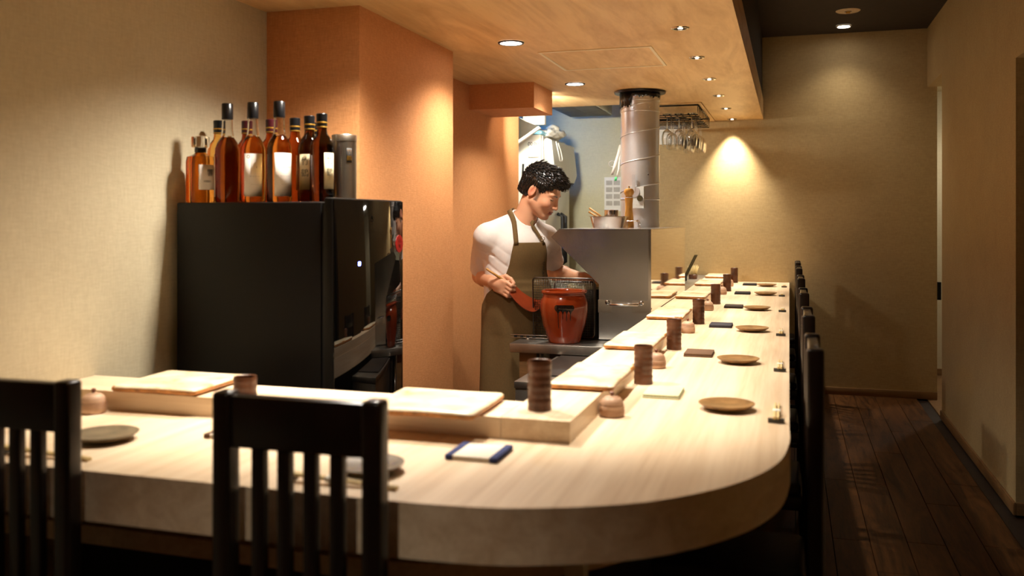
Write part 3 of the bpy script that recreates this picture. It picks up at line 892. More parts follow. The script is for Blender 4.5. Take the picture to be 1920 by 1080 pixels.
def short_bottle(label, loc, liquid, cap, kanji=None, lab_c=CA, hscale=1.0):
    t = thing('whisky_bottle', label, 'bottle', loc, 0, 'whisky bottles on the wine cooler')
    R = 0.0365
    H_ = 0.272 * hscale
    s_ = hscale
    lathe('bottle_glass', [(0.0, 0.0), (R * 0.9, 0.0), (R, 0.005), (R, 0.165 * s_), (R * 0.93, 0.182 * s_), (R * 0.72, 0.198 * s_), (0.0175, 0.210 * s_), (0.0152, 0.222 * s_), (0.0148, H_ - 0.012), (0.0, H_ - 0.012)], liquid, t, 36)
    lathe('cap', [(0.0, 0.228 * s_), (0.0163, 0.228 * s_), (0.0166, 0.232 * s_), (0.0170, 0.262 * s_), (0.0172, H_ - 0.002), (0.0155, H_), (0.0, H_)], cap, t, 28)
    lathe('foil_band', [(0.0170, 0.242 * s_), (0.0176, 0.2422 * s_), (0.0176, 0.2455 * s_), (0.0170, 0.246 * s_)], 'gold', t, 28, cap0=False, cap1=False)
    lathe('foil_band', [(0.0164, 0.229 * s_), (0.0170, 0.2292 * s_), (0.0170, 0.2315 * s_), (0.0164, 0.232 * s_)], 'gold', t, 28, cap0=False, cap1=False)
    if kanji:
        lb = curved_label('label', R + 0.0004, lab_c - 0.42, lab_c + 0.62, 0.040, 0.150, 'label_cream', t)
        for k, ch in enumerate(kanji):
            text('label_print', ch, 0.026, 'ink', lb, on_cyl(R, lab_c + 0.12, 0.126 - 0.036 * k))
        text('label_print', '- - -', 0.007, 'ink', lb, on_cyl(R, lab_c + 0.12, 0.055))
    return t
short_bottle('brown whisky bottle with cream kanji label, right end of the row beside the silver canister', (-1.372, 2.490, ZF), 'brown_glass', 'cap_black', '\u7af9\u9db4', CA + 0.55)
short_bottle('brown whisky bottle with cream kanji label half hidden behind the rightmost tall bottle', (-1.440, 2.535, ZF), 'brown_glass', 'cap_black', '\u7af9\u9db4', CA - 0.55)
short_bottle('brown whisky bottle with black cap just behind the rightmost tall bottle', (-1.515, 2.575, ZF), 'amber_dark', 'cap_black', '\u7af9\u9db4', CA + 0.5)
short_bottle('brown whisky bottle with black cap, rearmost at the right of the cooler', (-1.487, 2.665, ZF), 'brown_glass', 'cap_black', None, CA, 0.975)
short_bottle('whisky bottle with maroon cap behind the gap of the middle and rightmost tall bottles', (-1.612, 2.590, ZF), 'amber_dark', 'cap_maroon')
short_bottle('whisky bottle with maroon cap behind the gap of the left and middle tall bottles', (-1.712, 2.605, ZF), 'amber_dark', 'cap_maroon')
short_bottle('light amber whisky bottle with black cap behind the square decanter', (-1.795, 2.570, ZF), 'amber_light', 'cap_black')
# faceted decanter bottle
t = thing('whisky_decanter', 'squat faceted whisky decanter with clear square stopper at the left end of the cooler', 'bottle', (-1.778, 2.450, ZF), 0, 'whisky bottles on the wine cooler')
lathe('bottle_glass', [(0.0, 0.0), (0.042, 0.0), (0.0445, 0.005), (0.0445, 0.128), (0.041, 0.144), (0.022, 0.152), (0.0155, 0.158), (0.0150, 0.172), (0.0, 0.172)], 'amber', t, 24, auto=8)
lathe('collar', [(0.0158, 0.158), (0.0178, 0.159), (0.0178, 0.172), (0.0158, 0.173)], 'cap_black', t, 24)
box('stopper', -0.021, 0.021, -0.021, 0.021, 0.1735, 0.209, 'clear', t, 0.004)
lb = curved_label('label', 0.0450, CA - 0.05, CA + 1.15, 0.040, 0.118, 'label_white', t)
text('label_print', '\u97ff', 0.024, 'ink', lb, on_cyl(0.0455, CA + 0.75, 0.092))
text('label_print', 'HIBIKI', 0.009, 'ink', lb, on_cyl(0.0455, CA + 0.55, 0.066))
text('label_print', '- - - - -', 0.006, 'grey_ink', lb, on_cyl(0.0455, CA + 0.55, 0.056))
t = thing('bottle_canister', 'brushed silver gift canister with small dark label at the right end of the cooler', 'canister', (-1.345, 2.585, ZF))
lathe('tube', [(0.0, 0.0), (0.0385, 0.0), (0.0385, 0.192), (0.0, 0.192)], 'tube_silver', t, 40)
lathe('lid', [(0.0, 0.1925), (0.0392, 0.1925), (0.0392, 0.212), (0.038, 0.2135), (0.0, 0.2135)], 'tube_silver', t, 40)
lb = curved_label('label', 0.0387, CA + 0.1, CA + 0.55, 0.125, 0.170, 'ink', t)
text('label_print', '\u7af9', 0.018, 'gold', lb, on_cyl(0.0394, CA + 0.32, 0.158))
text('label_print', '\u9db4', 0.018, 'gold', lb, on_cyl(0.0394, CA + 0.32, 0.138))

# ------------------------------------------------------------------ grill hood and flue
t = thing('grill_hood', 'stainless steel charcoal grill hood with slanted opening and polished side', 'grill hood', (-0.85, 4.9, 0))
o_ = t.location
def LB(n, a, m, p=None, bev=0.0):
    return loc_box(n, a, m, p or t, t, bev)
hy0, hy1 = 4.20, 5.62
front = [(-0.612, 0.756), (-0.612, 1.270), (-1.052, 1.270), (-1.090, 1.236), (-0.857, 1.014), (-0.857, 0.756)]
fp = prism('front_panel', [(a - o_.x, b_) for a, b_ in front], hy0 - o_.y, hy0 + 0.004 - o_.y, 'steel', t, 0.0, fn=lambda a, b_, h: (a, h, b_))
LB('edge_strip', (-0.624, -0.6125, hy0 - 0.0025, hy0 - 0.0002, 0.89, 1.268), 'steel_bright')
LB('side_panel', (-0.6155, -0.612, hy0 + 0.0045, hy1, 0.884, 1.270), 'steel_mirror')
LB('top_panel', (-1.052, -0.612, hy0, hy1, 1.2705, 1.274), 'steel_bright')
LB('back_panel', (-1.06, -0.612, hy1 + 0.0005, hy1 + 0.004, 0.756, 1.274), 'steel')
LB('slant_panel', (-1.055, -1.050, hy0 + 0.0045, hy1, 1.225, 1.2700), 'steel')
# handle with brackets on the front
hz = 0.922
for xx in (-0.815, -0.655):
    LB('bracket', (xx - 0.045, xx + 0.02 if xx < -0.7 else xx + 0.04, hy0 - 0.003, hy0 - 0.0002, hz - 0.04, hz + 0.02), 'steel_bright')
    b_ = lathe('bolt', [(0.0, 0.0), (0.011, 0.0), (0.011, 0.006), (0.008, 0.010), (0.0, 0.011)], 'chrome', t, 20)
    for v in b_.data.vertices:
        v.co = Vector((xx - o_.x + v.co.x, hy0 - 0.003 - v.co.z - o_.y, hz + 0.008 + v.co.y))
tube('handle', [(-0.80 - o_.x, hy0 - 0.004 - o_.y, hz), (-0.80 - o_.x, hy0 - 0.03 - o_.y, hz), (-0.67 - o_.x, hy0 - 0.03 - o_.y, hz), (-0.67 - o_.x, hy0 - 0.004 - o_.y, hz)], 0.005, 'chrome', t, 10)

t = thing('charcoal_grill', 'steel charcoal grill cabinet under the hood', 'grill', (-0.84, 4.9, 0))
o_ = t.location
loc_box('cabinet', (-1.06, -0.614, 4.205, 5.615, 0.0, 0.748), 'steel_dull', t, t, 0.004)
loc_box('firebox', (-0.84, -0.625, 4.30, 5.5, 0.748, 0.86), 'soot', t, t, 0.006)

# flue pipe
fl = thing('flue_pipe', 'galvanised spiral flue pipe rising from the hood to the wooden ceiling', 'flue pipe', (-0.862, 5.46, 1.274))
R = 0.116
Lp = ZL - 1.274 - 0.004
lathe('pipe_section', [(R, 0.0), (R, 0.16), (R + 0.003, 0.163), (R + 0.003, 0.17), (R, 0.173), (R, Lp)], 'galv', fl, 56, cap0=False, cap1=False)
def helix(z0, turns_dir, a0, span, rise, n=60):
    return [((R + 0.001) * math.cos(a0 + span * k / n), (R + 0.001) * math.sin(a0 + span * k / n), z0 + rise * k / n) for k in range(n + 1)]
for k in range(4):
    tube('spiral_seam', helix(0.20 + 0.165 * k, 1, -PI * 1.0, 2 * PI, 0.135), 0.0032, 'galv', fl, 8)
for z in (0.690, 0.755):
    tube('joint_ring', [((R + 0.001) * math.cos(2 * PI * k / 48), (R + 0.001) * math.sin(2 * PI * k / 48), z) for k in range(48)], 0.0028, 'galv', fl, 8, closed=True)
for a, z in ((-1.75, 0.705), (-0.9, 0.71), (-1.0, 0.31)):
    s_ = lathe('screw', [(0, 0), (0.005, 0), (0.004, 0.003), (0, 0.0035)], 'chrome', fl, 12)
    for v in s_.data.vertices:
        p = Vector((v.co.z + R + 0.0005, v.co.x, v.co.y))
        v.co = Vector((p.x * math.cos(a) - p.y * math.sin(a), p.x * math.sin(a) + p.y * math.cos(a), p.z + z))
lathe('ceiling_collar', [(R + 0.002, Lp - 0.012), (0.152, Lp - 0.010), (0.155, Lp), (R + 0.002, Lp)], 'tape_black', fl, 48, cap0=False, cap1=False)
# ragged black tape round the top
V, Fc = [], []
n = 44
for k in range(n + 1):
    a = -PI - 0.35 + (PI + 0.6) * k / n
    drop = 0.038 + (0.055 if k < 20 else 0.0) + (0.045 if k < 4 else 0) + 0.008 * math.sin(k * 2.7) + 0.004 * math.sin(k * 7.1)
    for rr, z in ((R + 0.0045, Lp - 0.006), (R + 0.0035 + 0.002 * math.sin(k * 1.3), Lp - drop)):
        V.append((rr * math.cos(a), rr * math.sin(a), z))
for k in range(n):
    Fc.append((2 * k, 2 * k + 1, 2 * k + 3, 2 * k + 2))
tp = mesh_obj('black_tape', V, Fc, 'tape_black', fl, True)
md = tp.modifiers.new('thick', 'SOLIDIFY'); md.thickness = 0.0015; md.offset = 1
# damper control box on the pipe
cb = math.radians(-92)
def on_pipe(a, b_, h):    # a to the right, b up, h out of the wall of the box
    ux, uy = math.cos(cb), math.sin(cb)
    return ((R + h) * ux - a * uy, (R + h) * uy + a * ux, b_)
def pbox(name, a0, a1, b0, b1, h0, h1, mat, par, bev=0.001):
    return prism(name, [(a0, b0), (a1, b0), (a1, b1), (a0, b1)], h0, h1, mat, par, bev, fn=on_pipe)
db = pbox('damper_box', -0.052, 0.048, 0.112, 0.238, -0.02, 0.018, 'damper', fl, 0.002)
dsk = lathe('dial', [(0, 0), (0.032, 0), (0.032, 0.004), (0.0, 0.0045)], 'galv', db, 32)
for v in dsk.data.vertices:
    v.co = Vector(on_pipe(v.co.x - 0.008, v.co.y + 0.208, 0.0182 + v.co.z))
pbox('lever', -0.020, -0.002, 0.21, 0.31, 0.0225, 0.025, 'galv', db)
kn = lathe('knob', [(0, 0), (0.018, 0), (0.016, 0.012), (0, 0.013)], 'olive_metal', db, 24)
for v in kn.data.vertices:
    v.co = Vector(on_pipe(v.co.x + 0.026, v.co.y + 0.168, 0.0182 + v.co.z))
pbox('red_mark', -0.042, -0.036, 0.120, 0.142, 0.0181, 0.0187, 'red', db, 0)
text('print', 'O  C', 0.014, 'ink', db, lambda a, b_, h: on_pipe(a - 0.03, b_ + 0.172, 0.0185))
text('print', 'o  o  o', 0.016, 'grey_ink', db, lambda a, b_, h: on_pipe(a + 0.005, b_ + 0.132, 0.0185))
text('print', 'M1', 0.012, 'ink', db, lambda a, b_, h: on_pipe(a - 0.008, b_ + 0.208, 0.0235))
# hanging white straps with green tape
t = thing('hanging_cloth', 'white strap of cloth hanging from green tape on the flue pipe', 'cloth strap', (-1.035, 5.52, 1.56))
def ribbon(name, pts, wdir, wid, mat, par, th=0.0016):
    V, Fc = [], []
    for p in pts:
        p = Vector(p)
        V += [p - Vector(wdir) * wid / 2, p + Vector(wdir) * wid / 2]
    for k in range(len(pts) - 1):
        Fc.append((2 * k, 2 * k + 1, 2 * k + 3, 2 * k + 2))
    o = mesh_obj(name, V, Fc, mat, par, True)
    md = o.modifiers.new('thick', 'SOLIDIFY'); md.thickness = th; md.offset = 0
    return o
ribbon('strap', [(0.050, -0.03, 0.215), (0.038, -0.04, 0.16), (0.020, -0.045, 0.10), (0.000, -0.045, 0.03)], (0.95, 0.2, 0.15), 0.020, 'paper', t)
ribbon('strap', [(0.052, -0.03, 0.205), (0.047, -0.035, 0.14), (0.038, -0.04, 0.06), (0.028, -0.04, 0.01)], (0.9, 0.3, 0.1), 0.012, 'paper', t)
ribbon('green_tape', [(0.056, -0.01, 0.25), (0.054, -0.02, 0.20)], (0.6, 0.6, 0), 0.012, 'green_tape', t)
ribbon('green_tape', [(0.024, -0.042, 0.02), (0.020, -0.042, -0.006)], (0.9, 0.3, 0.1), 0.016, 'green_tape', t)
tube('ring', [(-0.005 + 0.022 * math.cos(a), -0.02, 0.10 + 0.018 * math.sin(a)) for a in [2 * PI * k / 20 for k in range(20)]], 0.002, 'galv', t, 6, closed=True)

# tray with cup, chopsticks, mill, wire stand on the hood top
ZT = 1.2745
t = thing('steel_tray', 'shallow stainless steel tray on top of the grill hood', 'tray', (-0.935, 4.86, ZT))
bm = bmesh.new()
def rrect(hx, hy, r, z):
    out = []
    for cx, cy, a0 in ((hx - r, hy - r, 0), (-hx + r, hy - r, 90), (-hx + r, -hy + r, 180), (hx - r, -hy + r, 270)):
        for k in range(6):
            a = math.radians(a0 + 18 * k)
            out.append(bm.verts.new((cx + r * math.cos(a), cy + r * math.sin(a), z)))
    return out
rs_ = [rrect(0.082, 0.052, 0.015, 0.0), rrect(0.096, 0.064, 0.02, 0.058), rrect(0.102, 0.070, 0.022, 0.060), rrect(0.102, 0.070, 0.022, 0.0615), rrect(0.0945, 0.0625, 0.02, 0.0595), rrect(0.0805, 0.0505, 0.015, 0.003)]
for a, b_ in zip(rs_, rs_[1:]):
    for i in range(24):
        bm.faces.new((a[i], a[(i + 1) % 24], b_[(i + 1) % 24], b_[i]))
bm.faces.new(rs_[0][::-1]); bm.faces.new(rs_[-1])
bm_obj('pan', bm, 'steel_bright', t, True, 35)
t = thing('steel_cup', 'small round steel cup standing in the tray on the hood', 'cup', (-0.925, 4.868, ZT + 0.0035))
lathe('cup_wall', [(0.0, 0.0), (0.030, 0.0), (0.036, 0.010), (0.038, 0.090), (0.040, 0.092), (0.038, 0.093), (0.0365, 0.088), (0.034, 0.012), (0.0, 0.008)], 'steel_bright', t, 32)
for k, (dx, dz) in enumerate(((0, 0), (0.016, -0.02))):
    t = thing('wooden_stick', ['upper', 'lower'][k] + ' of two wooden sticks leaning on the steel tray rim', 'wooden stick', (-1.045, 4.86 - 0.014 * k, ZT + 0.10 + dz), 0, 'wooden sticks in the hood tray')
    tube('shaft', [(0, 0, 0.006), (0.05, 0, -0.028 + 0.004 * k), (0.085, 0, -0.058 + 0.01 * k)], 0.0052, 'bamboo', t, 8)
t = thing('pepper_mill', 'turned wooden pepper mill on the grill hood beside the tray', 'pepper mill', (-0.845, 4.965, ZT))
lathe('body', [(0.0, 0.0), (0.027, 0.0), (0.028, 0.01), (0.024, 0.06), (0.0195, 0.10), (0.020, 0.13), (0.0225, 0.155), (0.0225, 0.163), (0.0, 0.165)], 'mill', t, 32)
lathe('head', [(0.0, 0.166), (0.021, 0.167), (0.019, 0.174), (0.022, 0.178), (0.0275, 0.190), (0.027, 0.203), (0.020, 0.213), (0.0, 0.217)], 'mill', t, 32)
lathe('nut', [(0.0, 0.2165), (0.006, 0.217), (0.006, 0.224), (0.004, 0.228), (0.0, 0.229)], 'chrome', t, 16)
t = thing('wire_stand', 'small bent chrome wire stand on the grill hood', 'wire stand', (-0.795, 4.78, ZT))
for yy in (-0.02, 0.035):
    tube('wire_leg', [(-0.034, yy, 0.002), (-0.034, yy, 0.030), (-0.027, yy, 0.036), (0.027, yy, 0.036), (0.034, yy, 0.030), (0.034, yy, 0.002)], 0.0028, 'chrome', t, 8)
tube('crossbar', [(-0.028, -0.02, 0.0395), (-0.028, 0.035, 0.0395)], 0.0026, 'chrome', t, 8)
tube('crossbar', [(0.028, -0.02, 0.0395), (0.028, 0.035, 0.0395)], 0.0026, 'chrome', t, 8)

# ------------------------------------------------------------------ work table, urn, nets
t = thing('work_table', 'steel work table with thick top where the glazed urn stands', 'table', (-0.93, 4.09, 0))
loc_box('table_top', (-1.231, -0.616, 3.985, 4.198, 0.708, 0.750), 'steel_dull', t, t, 0.003)
loc_box('side_panel', (-1.05, -0.63, 4.02, 4.17, 0.0, 0.707), 'dark_panel', t, t)
loc_box('wood_panel', (-1.200, -1.118, 4.04, 4.17, 0.0, 0.70), 'base_wood', t, t)
tube('steel_leg', [(-1.095 + 0.93, 4.03 - 4.09, 0.0), (-1.095 + 0.93, 4.03 - 4.09, 0.707)], 0.006, 'chrome', t, 10)
t = thing('sink_unit', 'low steel unit with dark stained top behind the counter corner', 'kitchen unit', (-0.82, 3.65, 0))
loc_box('cabinet', (-1.005, -0.64, 3.325, 3.98, 0.0, 0.672), 'steel_dull', t, t, 0.004)
loc_box('top_rim', (-1.008, -0.63, 3.320, 3.982, 0.673, 0.700), 'steel_dull', t, t, 0.003)
loc_box('dark_board', (-0.985, -0.645, 3.46, 3.975, 0.7005, 0.706), 'dark_panel', t, t, 0.001)
loc_box('door_gap', (-0.965, -0.80, 3.319, 3.325, 0.30, 0.62), 'soot', t, t)

ux, uy, uz = -1.000, 4.098, 0.7505
urn = thing('glazed_urn', 'rust orange glazed ceramic urn with black drips on the steel table', 'urn', (ux, uy, uz))
UP = [(0.0, 0.0), (0.070, 0.0), (0.0745, 0.004), (0.083, 0.035), (0.098, 0.080), (0.1075, 0.125), (0.1105, 0.160), (0.1085, 0.188), (0.1015, 0.210), (0.0975, 0.219), (0.0985, 0.224), (0.1055, 0.228), (0.1075, 0.233), (0.1065, 0.238), (0.1015, 0.241), (0.096, 0.239), (0.092, 0.230), (0.092, 0.215), (0.1, 0.17), (0.09, 0.08), (0.07, 0.02), (0.0, 0.015)]
lathe('urn_body', UP, 'urn', urn, 64)
lathe('sauce', [(0.0, 0.205), (0.093, 0.205)], 'urn_in', urn, 40, cap1=False)
def urn_r(z):
    for (r0, z0), (r1, z1) in zip(UP[1:9], UP[2:10]):
        if z0 <= z <= z1:
            return r0 + (r1 - r0) * (z - z0) / (z1 - z0)
    return 0.1
drips = [(-0.24, 0.072, 0.017), (-0.03, 0.115, 0.016), (0.14, 0.105, 0.015), (0.31, 0.108, 0.017)]
ang0 = math.radians(-90 + 12)
for k, (u0, zb, wd) in enumerate(drips):
    V, Fc = [], []
    zt = 0.180
    n = 18
    for i in range(n + 1):
        z = zt - (zt - zb) * i / n
        s_ = (zt - z)
        hw_ = wd * math.sqrt(max(0.02, 1 - ((s_ - 0.013) / 0.016) ** 2)) if s_ < 0.024 else max(0.0016, wd * 0.72 * math.exp(-(s_ - 0.024) / 0.009))
        if i == n:
            hw_ = 0.0003
        for j in (-1, -0.33, 0.33, 1):
            rr = urn_r(z) + 0.0010 + 0.0012 * (1 - abs(j))
            a = ang0 + u0 * 0.95 + hw_ * j / 0.108
            V.append((rr * math.cos(a), rr * math.sin(a), z))
    for i in range(n):
        for j in range(3):
            Fc.append((i * 4 + j, i * 4 + j + 1, (i + 1) * 4 + j + 1, (i + 1) * 4 + j))
    mesh_obj('glaze_drip', V, Fc, 'drip', urn, True)
t = thing('charcoal_pot', 'sooty black charcoal pot with ashy rim behind the glazed urn', 'pot', (-0.945, 4.355, 0.7485))
lathe('pot_body', [(0.0, 0.0), (0.095, 0.0), (0.098, 0.01), (0.100, 0.235), (0.092, 0.240), (0.088, 0.22), (0.085, 0.03), (0.0, 0.02)], 'soot', t, 36)
lathe('rim', [(0.0995, 0.235), (0.1005, 0.246), (0.094, 0.252), (0.088, 0.247), (0.089, 0.236)], 'ash_rim', t, 36, cap0=False, cap1=False)

def wire_net(label, loc, rz, wd, ht, tilt):
    t = thing('wire_net', label, 'grill net', loc, rz, 'blackened grill nets by the urn')
    def f(a, b_):
        return (a, b_ * math.sin(tilt), b_ * math.cos(tilt))
    r_ = 0.016
    pts = []
    for cx, cy, a0 in ((wd / 2 - r_, ht - r_, 0), (-wd / 2 + r_, ht - r_, 90), (-wd / 2 + r_, r_, 180), (wd / 2 - r_, r_, 270)):
        for k in range(5):
            a = math.radians(a0 + 22.5 * k)
            pts.append(f(cx + r_ * math.cos(a), cy + r_ * math.sin(a) + 0.004))
    tube('frame', pts, 0.0036, 'wire', t, 8, closed=True)
    L1 = []
    n = int(wd / 0.0115)
    for k in range(1, n):
        a = -wd / 2 + wd * k / n
        L1.append([f(a, 0.006), f(a, ht)])
    m_ = int(ht / 0.0115)
    for k in range(1, m_):
        b_ = ht * k / m_
        L1.append([f(-wd / 2, b_ + 0.003), f(wd / 2, b_ + 0.003)])
    tubes('mesh_wires', L1, 0.0009, 'wire', t, 4)
    return t
wire_net('upright blackened wire net with rounded frame standing behind the glazed urn', (-1.035, 4.232, 0.7525), 0.0, 0.300, 0.282, -0.05)
wire_net('smaller soot-black wire net standing between the urn and the charcoal pot', (-0.985, 4.247, 0.7525), 0.0, 0.20, 0.262, 0.02)
t = thing('steel_tongs', 'flat perforated steel tongs sticking out over the table edge beside the urn', 'tongs', (-1.19, 4.15, 0.752))
for k, z in enumerate((0.004, 0.016)):
    bm = bmesh.new(); bm_box(bm, -0.085, 0.10, -0.012, 0.012, z, z + 0.003, 0.001, 1); bm_obj('arm', bm, 'steel_bright', t, True, 30)
for k in range(5):
    box('slot', -0.065 + 0.03 * k, -0.05 + 0.03 * k, -0.0128, -0.0118, 0.0065, 0.0155, 'soot', t)
lathe('end_roll', [(0.0, -0.012), (0.0105, -0.012), (0.0105, 0.012), (0.0, 0.012)], 'steel_bright', t, 20)
er = t.children[-1]
for v in er.data.vertices:
    v.co = Vector((-0.088 + v.co.x, v.co.z, 0.0115 + v.co.y))

# ------------------------------------------------------------------ refrigerator and things round it
t = thing('refrigerator', 'tall cream and grey kitchen refrigerator behind the chef', 'refrigerator', (-1.98, 6.52, 0))
loc_box('cabinet', (-2.36, -1.670, 6.15, 6.90, 0.0, 1.915), 'fridge_cream', t, t, 0.006)
loc_box('lower_door', (-1.669, -1.640, 6.17, 6.89, 0.08, 1.60), 'fridge_grey', t, t, 0.006)
ud = prism('upper_door', [(0.0, 1.615), (0.055, 1.60), (0.075, 1.66), (0.05, 1.885), (0.0, 1.905)], 6.255, 6.955, 'fridge_grey', t, 0.005, fn=lambda a, b_, h: (a - 1.669 + 1.98, h - 6.52, b_))
loc_box('gasket', (-1.6695, -1.615, 6.26, 6.93, 1.590, 1.600), 'rubber', t, t)
loc_box('filler_panel', (-1.669, -1.655, 6.155, 6.25, 1.615, 1.905), 'fridge_grey', t, t, 0.002)
for yy in (6.50, 6.60):
    tube('handle', [(-1.638 + 1.98, yy - 6.52, 0.98), (-1.600 + 1.98, yy - 6.52, 1.0), (-1.600 + 1.98, yy - 6.52, 1.34), (-1.638 + 1.98, yy - 6.52, 1.36)], 0.013, 'rubber', t, 10)
tube('cord', [(-1.606 + 1.98, 6.33 - 6.52, 1.88), (-1.592 + 1.98, 6.35 - 6.52, 1.80), (-1.588 + 1.98, 6.38 - 6.52, 1.745), (-1.585 + 1.98, 6.42 - 6.52, 1.74), (-1.588 + 1.98, 6.45 - 6.52, 1.76), (-1.598 + 1.98, 6.44 - 6.52, 1.82), (-1.606 + 1.98, 6.39 - 6.52, 1.872)], 0.005, 'white_plastic', t, 8)
t = thing('kitchen_timer', 'white kitchen timer showing 00:00 on the side of the refrigerator', 'timer', (-1.72, 6.148, 1.79))
box('case', -0.038, 0.040, -0.014, 0.0, -0.035, 0.085, 'white_plastic', t, 0.006)
text('digits', '00:00', 0.036, 'green_ink', t, lambda a, b_, h: (a, -0.0148, b_ + 0.058))
text('button_marks', 'o  o  o', 0.016, 'grey_ink', t, lambda a, b_, h: (a, -0.0148, b_ - 0.005))
t = thing('marker_pen', 'black marker pen clipped upright to the refrigerator side', 'pen', (-1.80, 6.1432, 1.62))
tube('barrel', [(0, 0, 0), (0.004, 0, 0.09)], 0.007, 'rubber', t, 10)
t = thing('plastic_bag', 'crumpled clear plastic bag lying on top of the refrigerator', 'bag', (-1.70, 6.42, 1.92))
bm = bmesh.new()
bmesh.ops.create_icosphere(bm, subdivisions=4, radius=1)
for v in bm.verts:
    n_ = 0.10 * math.sin(7 * v.co.x + 3 * v.co.y) + 0.08 * math.sin(11 * v.co.y + 5 * v.co.z) + 0.06 * math.sin(17 * v.co.x - 9 * v.co.z)
    v.co = Vector((v.co.x * 0.085 * (1 + n_), v.co.y * 0.25 * (1 + n_) + 0.12, max(-0.005, v.co.z * 0.05 * (1 + 1.6 * n_) + 0.03 + 0.02 * v.co.y)))
bm_obj('bag_body', bm, 'bag', t, True)
box('blue_lit_fold', -0.10, 0.03, -0.24, 0.02, 0.0, 0.028, 'blue_lit_bag', t, 0.012)  # part of the bag coloured as if lit by the blue lamp
tube('bag_neck', [(0.0, 0.02, 0.055), (0.03, 0.05, 0.075), (0.055, 0.09, 0.07), (0.05, 0.12, 0.05)], [0.02, 0.024, 0.022, 0.014], 'bag', t, 10)
t = thing('wall_cabinet', 'wall cabinet with shaded opening and raised white-edged flap left of the refrigerator', 'cabinet', (-1.755, 5.90, 1.86))
prism('flap', [(-0.02, -0.012), (0.135, 0.088), (0.147, 0.074), (-0.02, -0.032)], 0.0, 0.035, 'lid_white', t, 0.002, fn=lambda a, b_, h: (a, h, b_))
prism('dark_panel', [(-0.02, -0.008), (0.128, 0.090), (0.03, 0.13), (-0.02, 0.16)], 0.012, 0.03, 'dark_void', t, 0.0, fn=lambda a, b_, h: (a, h, b_))  # dark sheet standing for the shade in the opening above the flap
box('upper_box', -0.02, 0.135, 0.16, 0.21, 0.115, 0.30, 'lid_white', t, 0.003)
box('rail', -0.02, 0.0, 0.036, 0.16, 0.13, 0.15, 'lid_white', t)
t = thing('insect_lamp', 'blue glowing insect lamp high on the kitchen wall', 'lamp', (-1.98, 6.60, 2.25))
box('housing', -0.14, 0.14, -0.03, 0.03, 0.02, 0.29, 'white_plastic', t, 0.004)
tube('tube_lamp', [(-0.12, 0, 0), (0.12, 0, 0)], 0.012, 'uv', t, 10)
pl = bpy.data.lights.new('glow', 'POINT'); pl.energy = 1.3; pl.color = (0.05, 0.35, 1.0); pl.shadow_soft_size = 0.03
po = link(bpy.data.objects.new('glow', pl), t); po.location = (0, -0.04, 0)

t = thing('air_duct', 'grey board air duct with foil end above the kitchen', 'duct', (-1.48, 6.5, 2.12))
for k in range(2):
    box('board', -0.16 + 0.163 * k, 0.0 + 0.163 * k, -0.42, 0.42, 0.0, 0.012, 'vent_grey', t, 0.001)
box('duct_body', -0.16, 0.163, -0.42, 0.42, 0.0125, 0.30, 'vent_grey', t)
box('foil_wrap', 0.164, 0.175, -0.42, 0.40, 0.005, 0.30, 'foil', t, 0.003)
t = thing('notice_sheet', 'white printed notice sheet on the back kitchen wall', 'paper sheet', (-1.362, YB - 0.003, 1.52))
box('sheet', -0.072, 0.072, 0.0, 0.0015, -0.135, 0.14, 'paper', t)
for i in range(2):
    for j in range(4):
        box('printed_block', -0.058 + 0.062 * i, -0.006 + 0.062 * i, -0.0008, 0.0, -0.09 + 0.055 * j, -0.052 + 0.055 * j, 'grey_ink', t)
t = thing('wall_vent', 'small white wall ventilator behind the hanging glasses', 'ventilator', (-0.90, YB, 2.0))
box('housing', -0.09, 0.09, -0.05, -0.001, -0.09, 0.06, 'white_plastic', t, 0.006)
for k in range(4):
    box('louvre', -0.075, 0.075, -0.056, -0.049, -0.075 + 0.032 * k, -0.06 + 0.032 * k, 'white_plastic', t, 0.001)

# ------------------------------------------------------------------ hanging glass rack
t = thing('glass_rack', 'black wire stemware rack hung under the wooden board', 'glass rack', (-0.78, 6.55, 2.086))
rx0, rx1, ry0, ry1 = -0.20, 0.20, -0.44, 0.44
for xx in (rx0, rx1):
    tube('side_rail', [(xx, ry0, -0.008), (xx, ry1, -0.008)], 0.005, 'black_metal', t, 8)
for yy in (ry0, ry1):
    tube('end_rail', [(rx0, yy, -0.008), (rx1, yy, -0.008)], 0.005, 'black_metal', t, 8)
for k in range(9):
    yy = ry0 + (ry1 - ry0) * k / 8
    tube('hanger_wire', [(rx0, yy, -0.008), (rx0, yy, -0.072), (rx1, yy, -0.072), (rx1, yy, -0.008)], 0.0042, 'black_metal', t, 6)
for rxx in (-0.625, -0.71, -0.79):
    for sx in (-1, 1):
        tube('slide_rail', [(rxx + sx * 0.019 + 0.78, ry0, -0.0648), (rxx + sx * 0.019 + 0.78, ry1, -0.0648)], 0.0028, 'black_metal', t, 6)
g0 = None
gl = [(-0.625, 'right'), (-0.71, 'middle'), (-0.79, 'left')]
rw = ['front', 'second', 'third', 'fourth', 'rear']
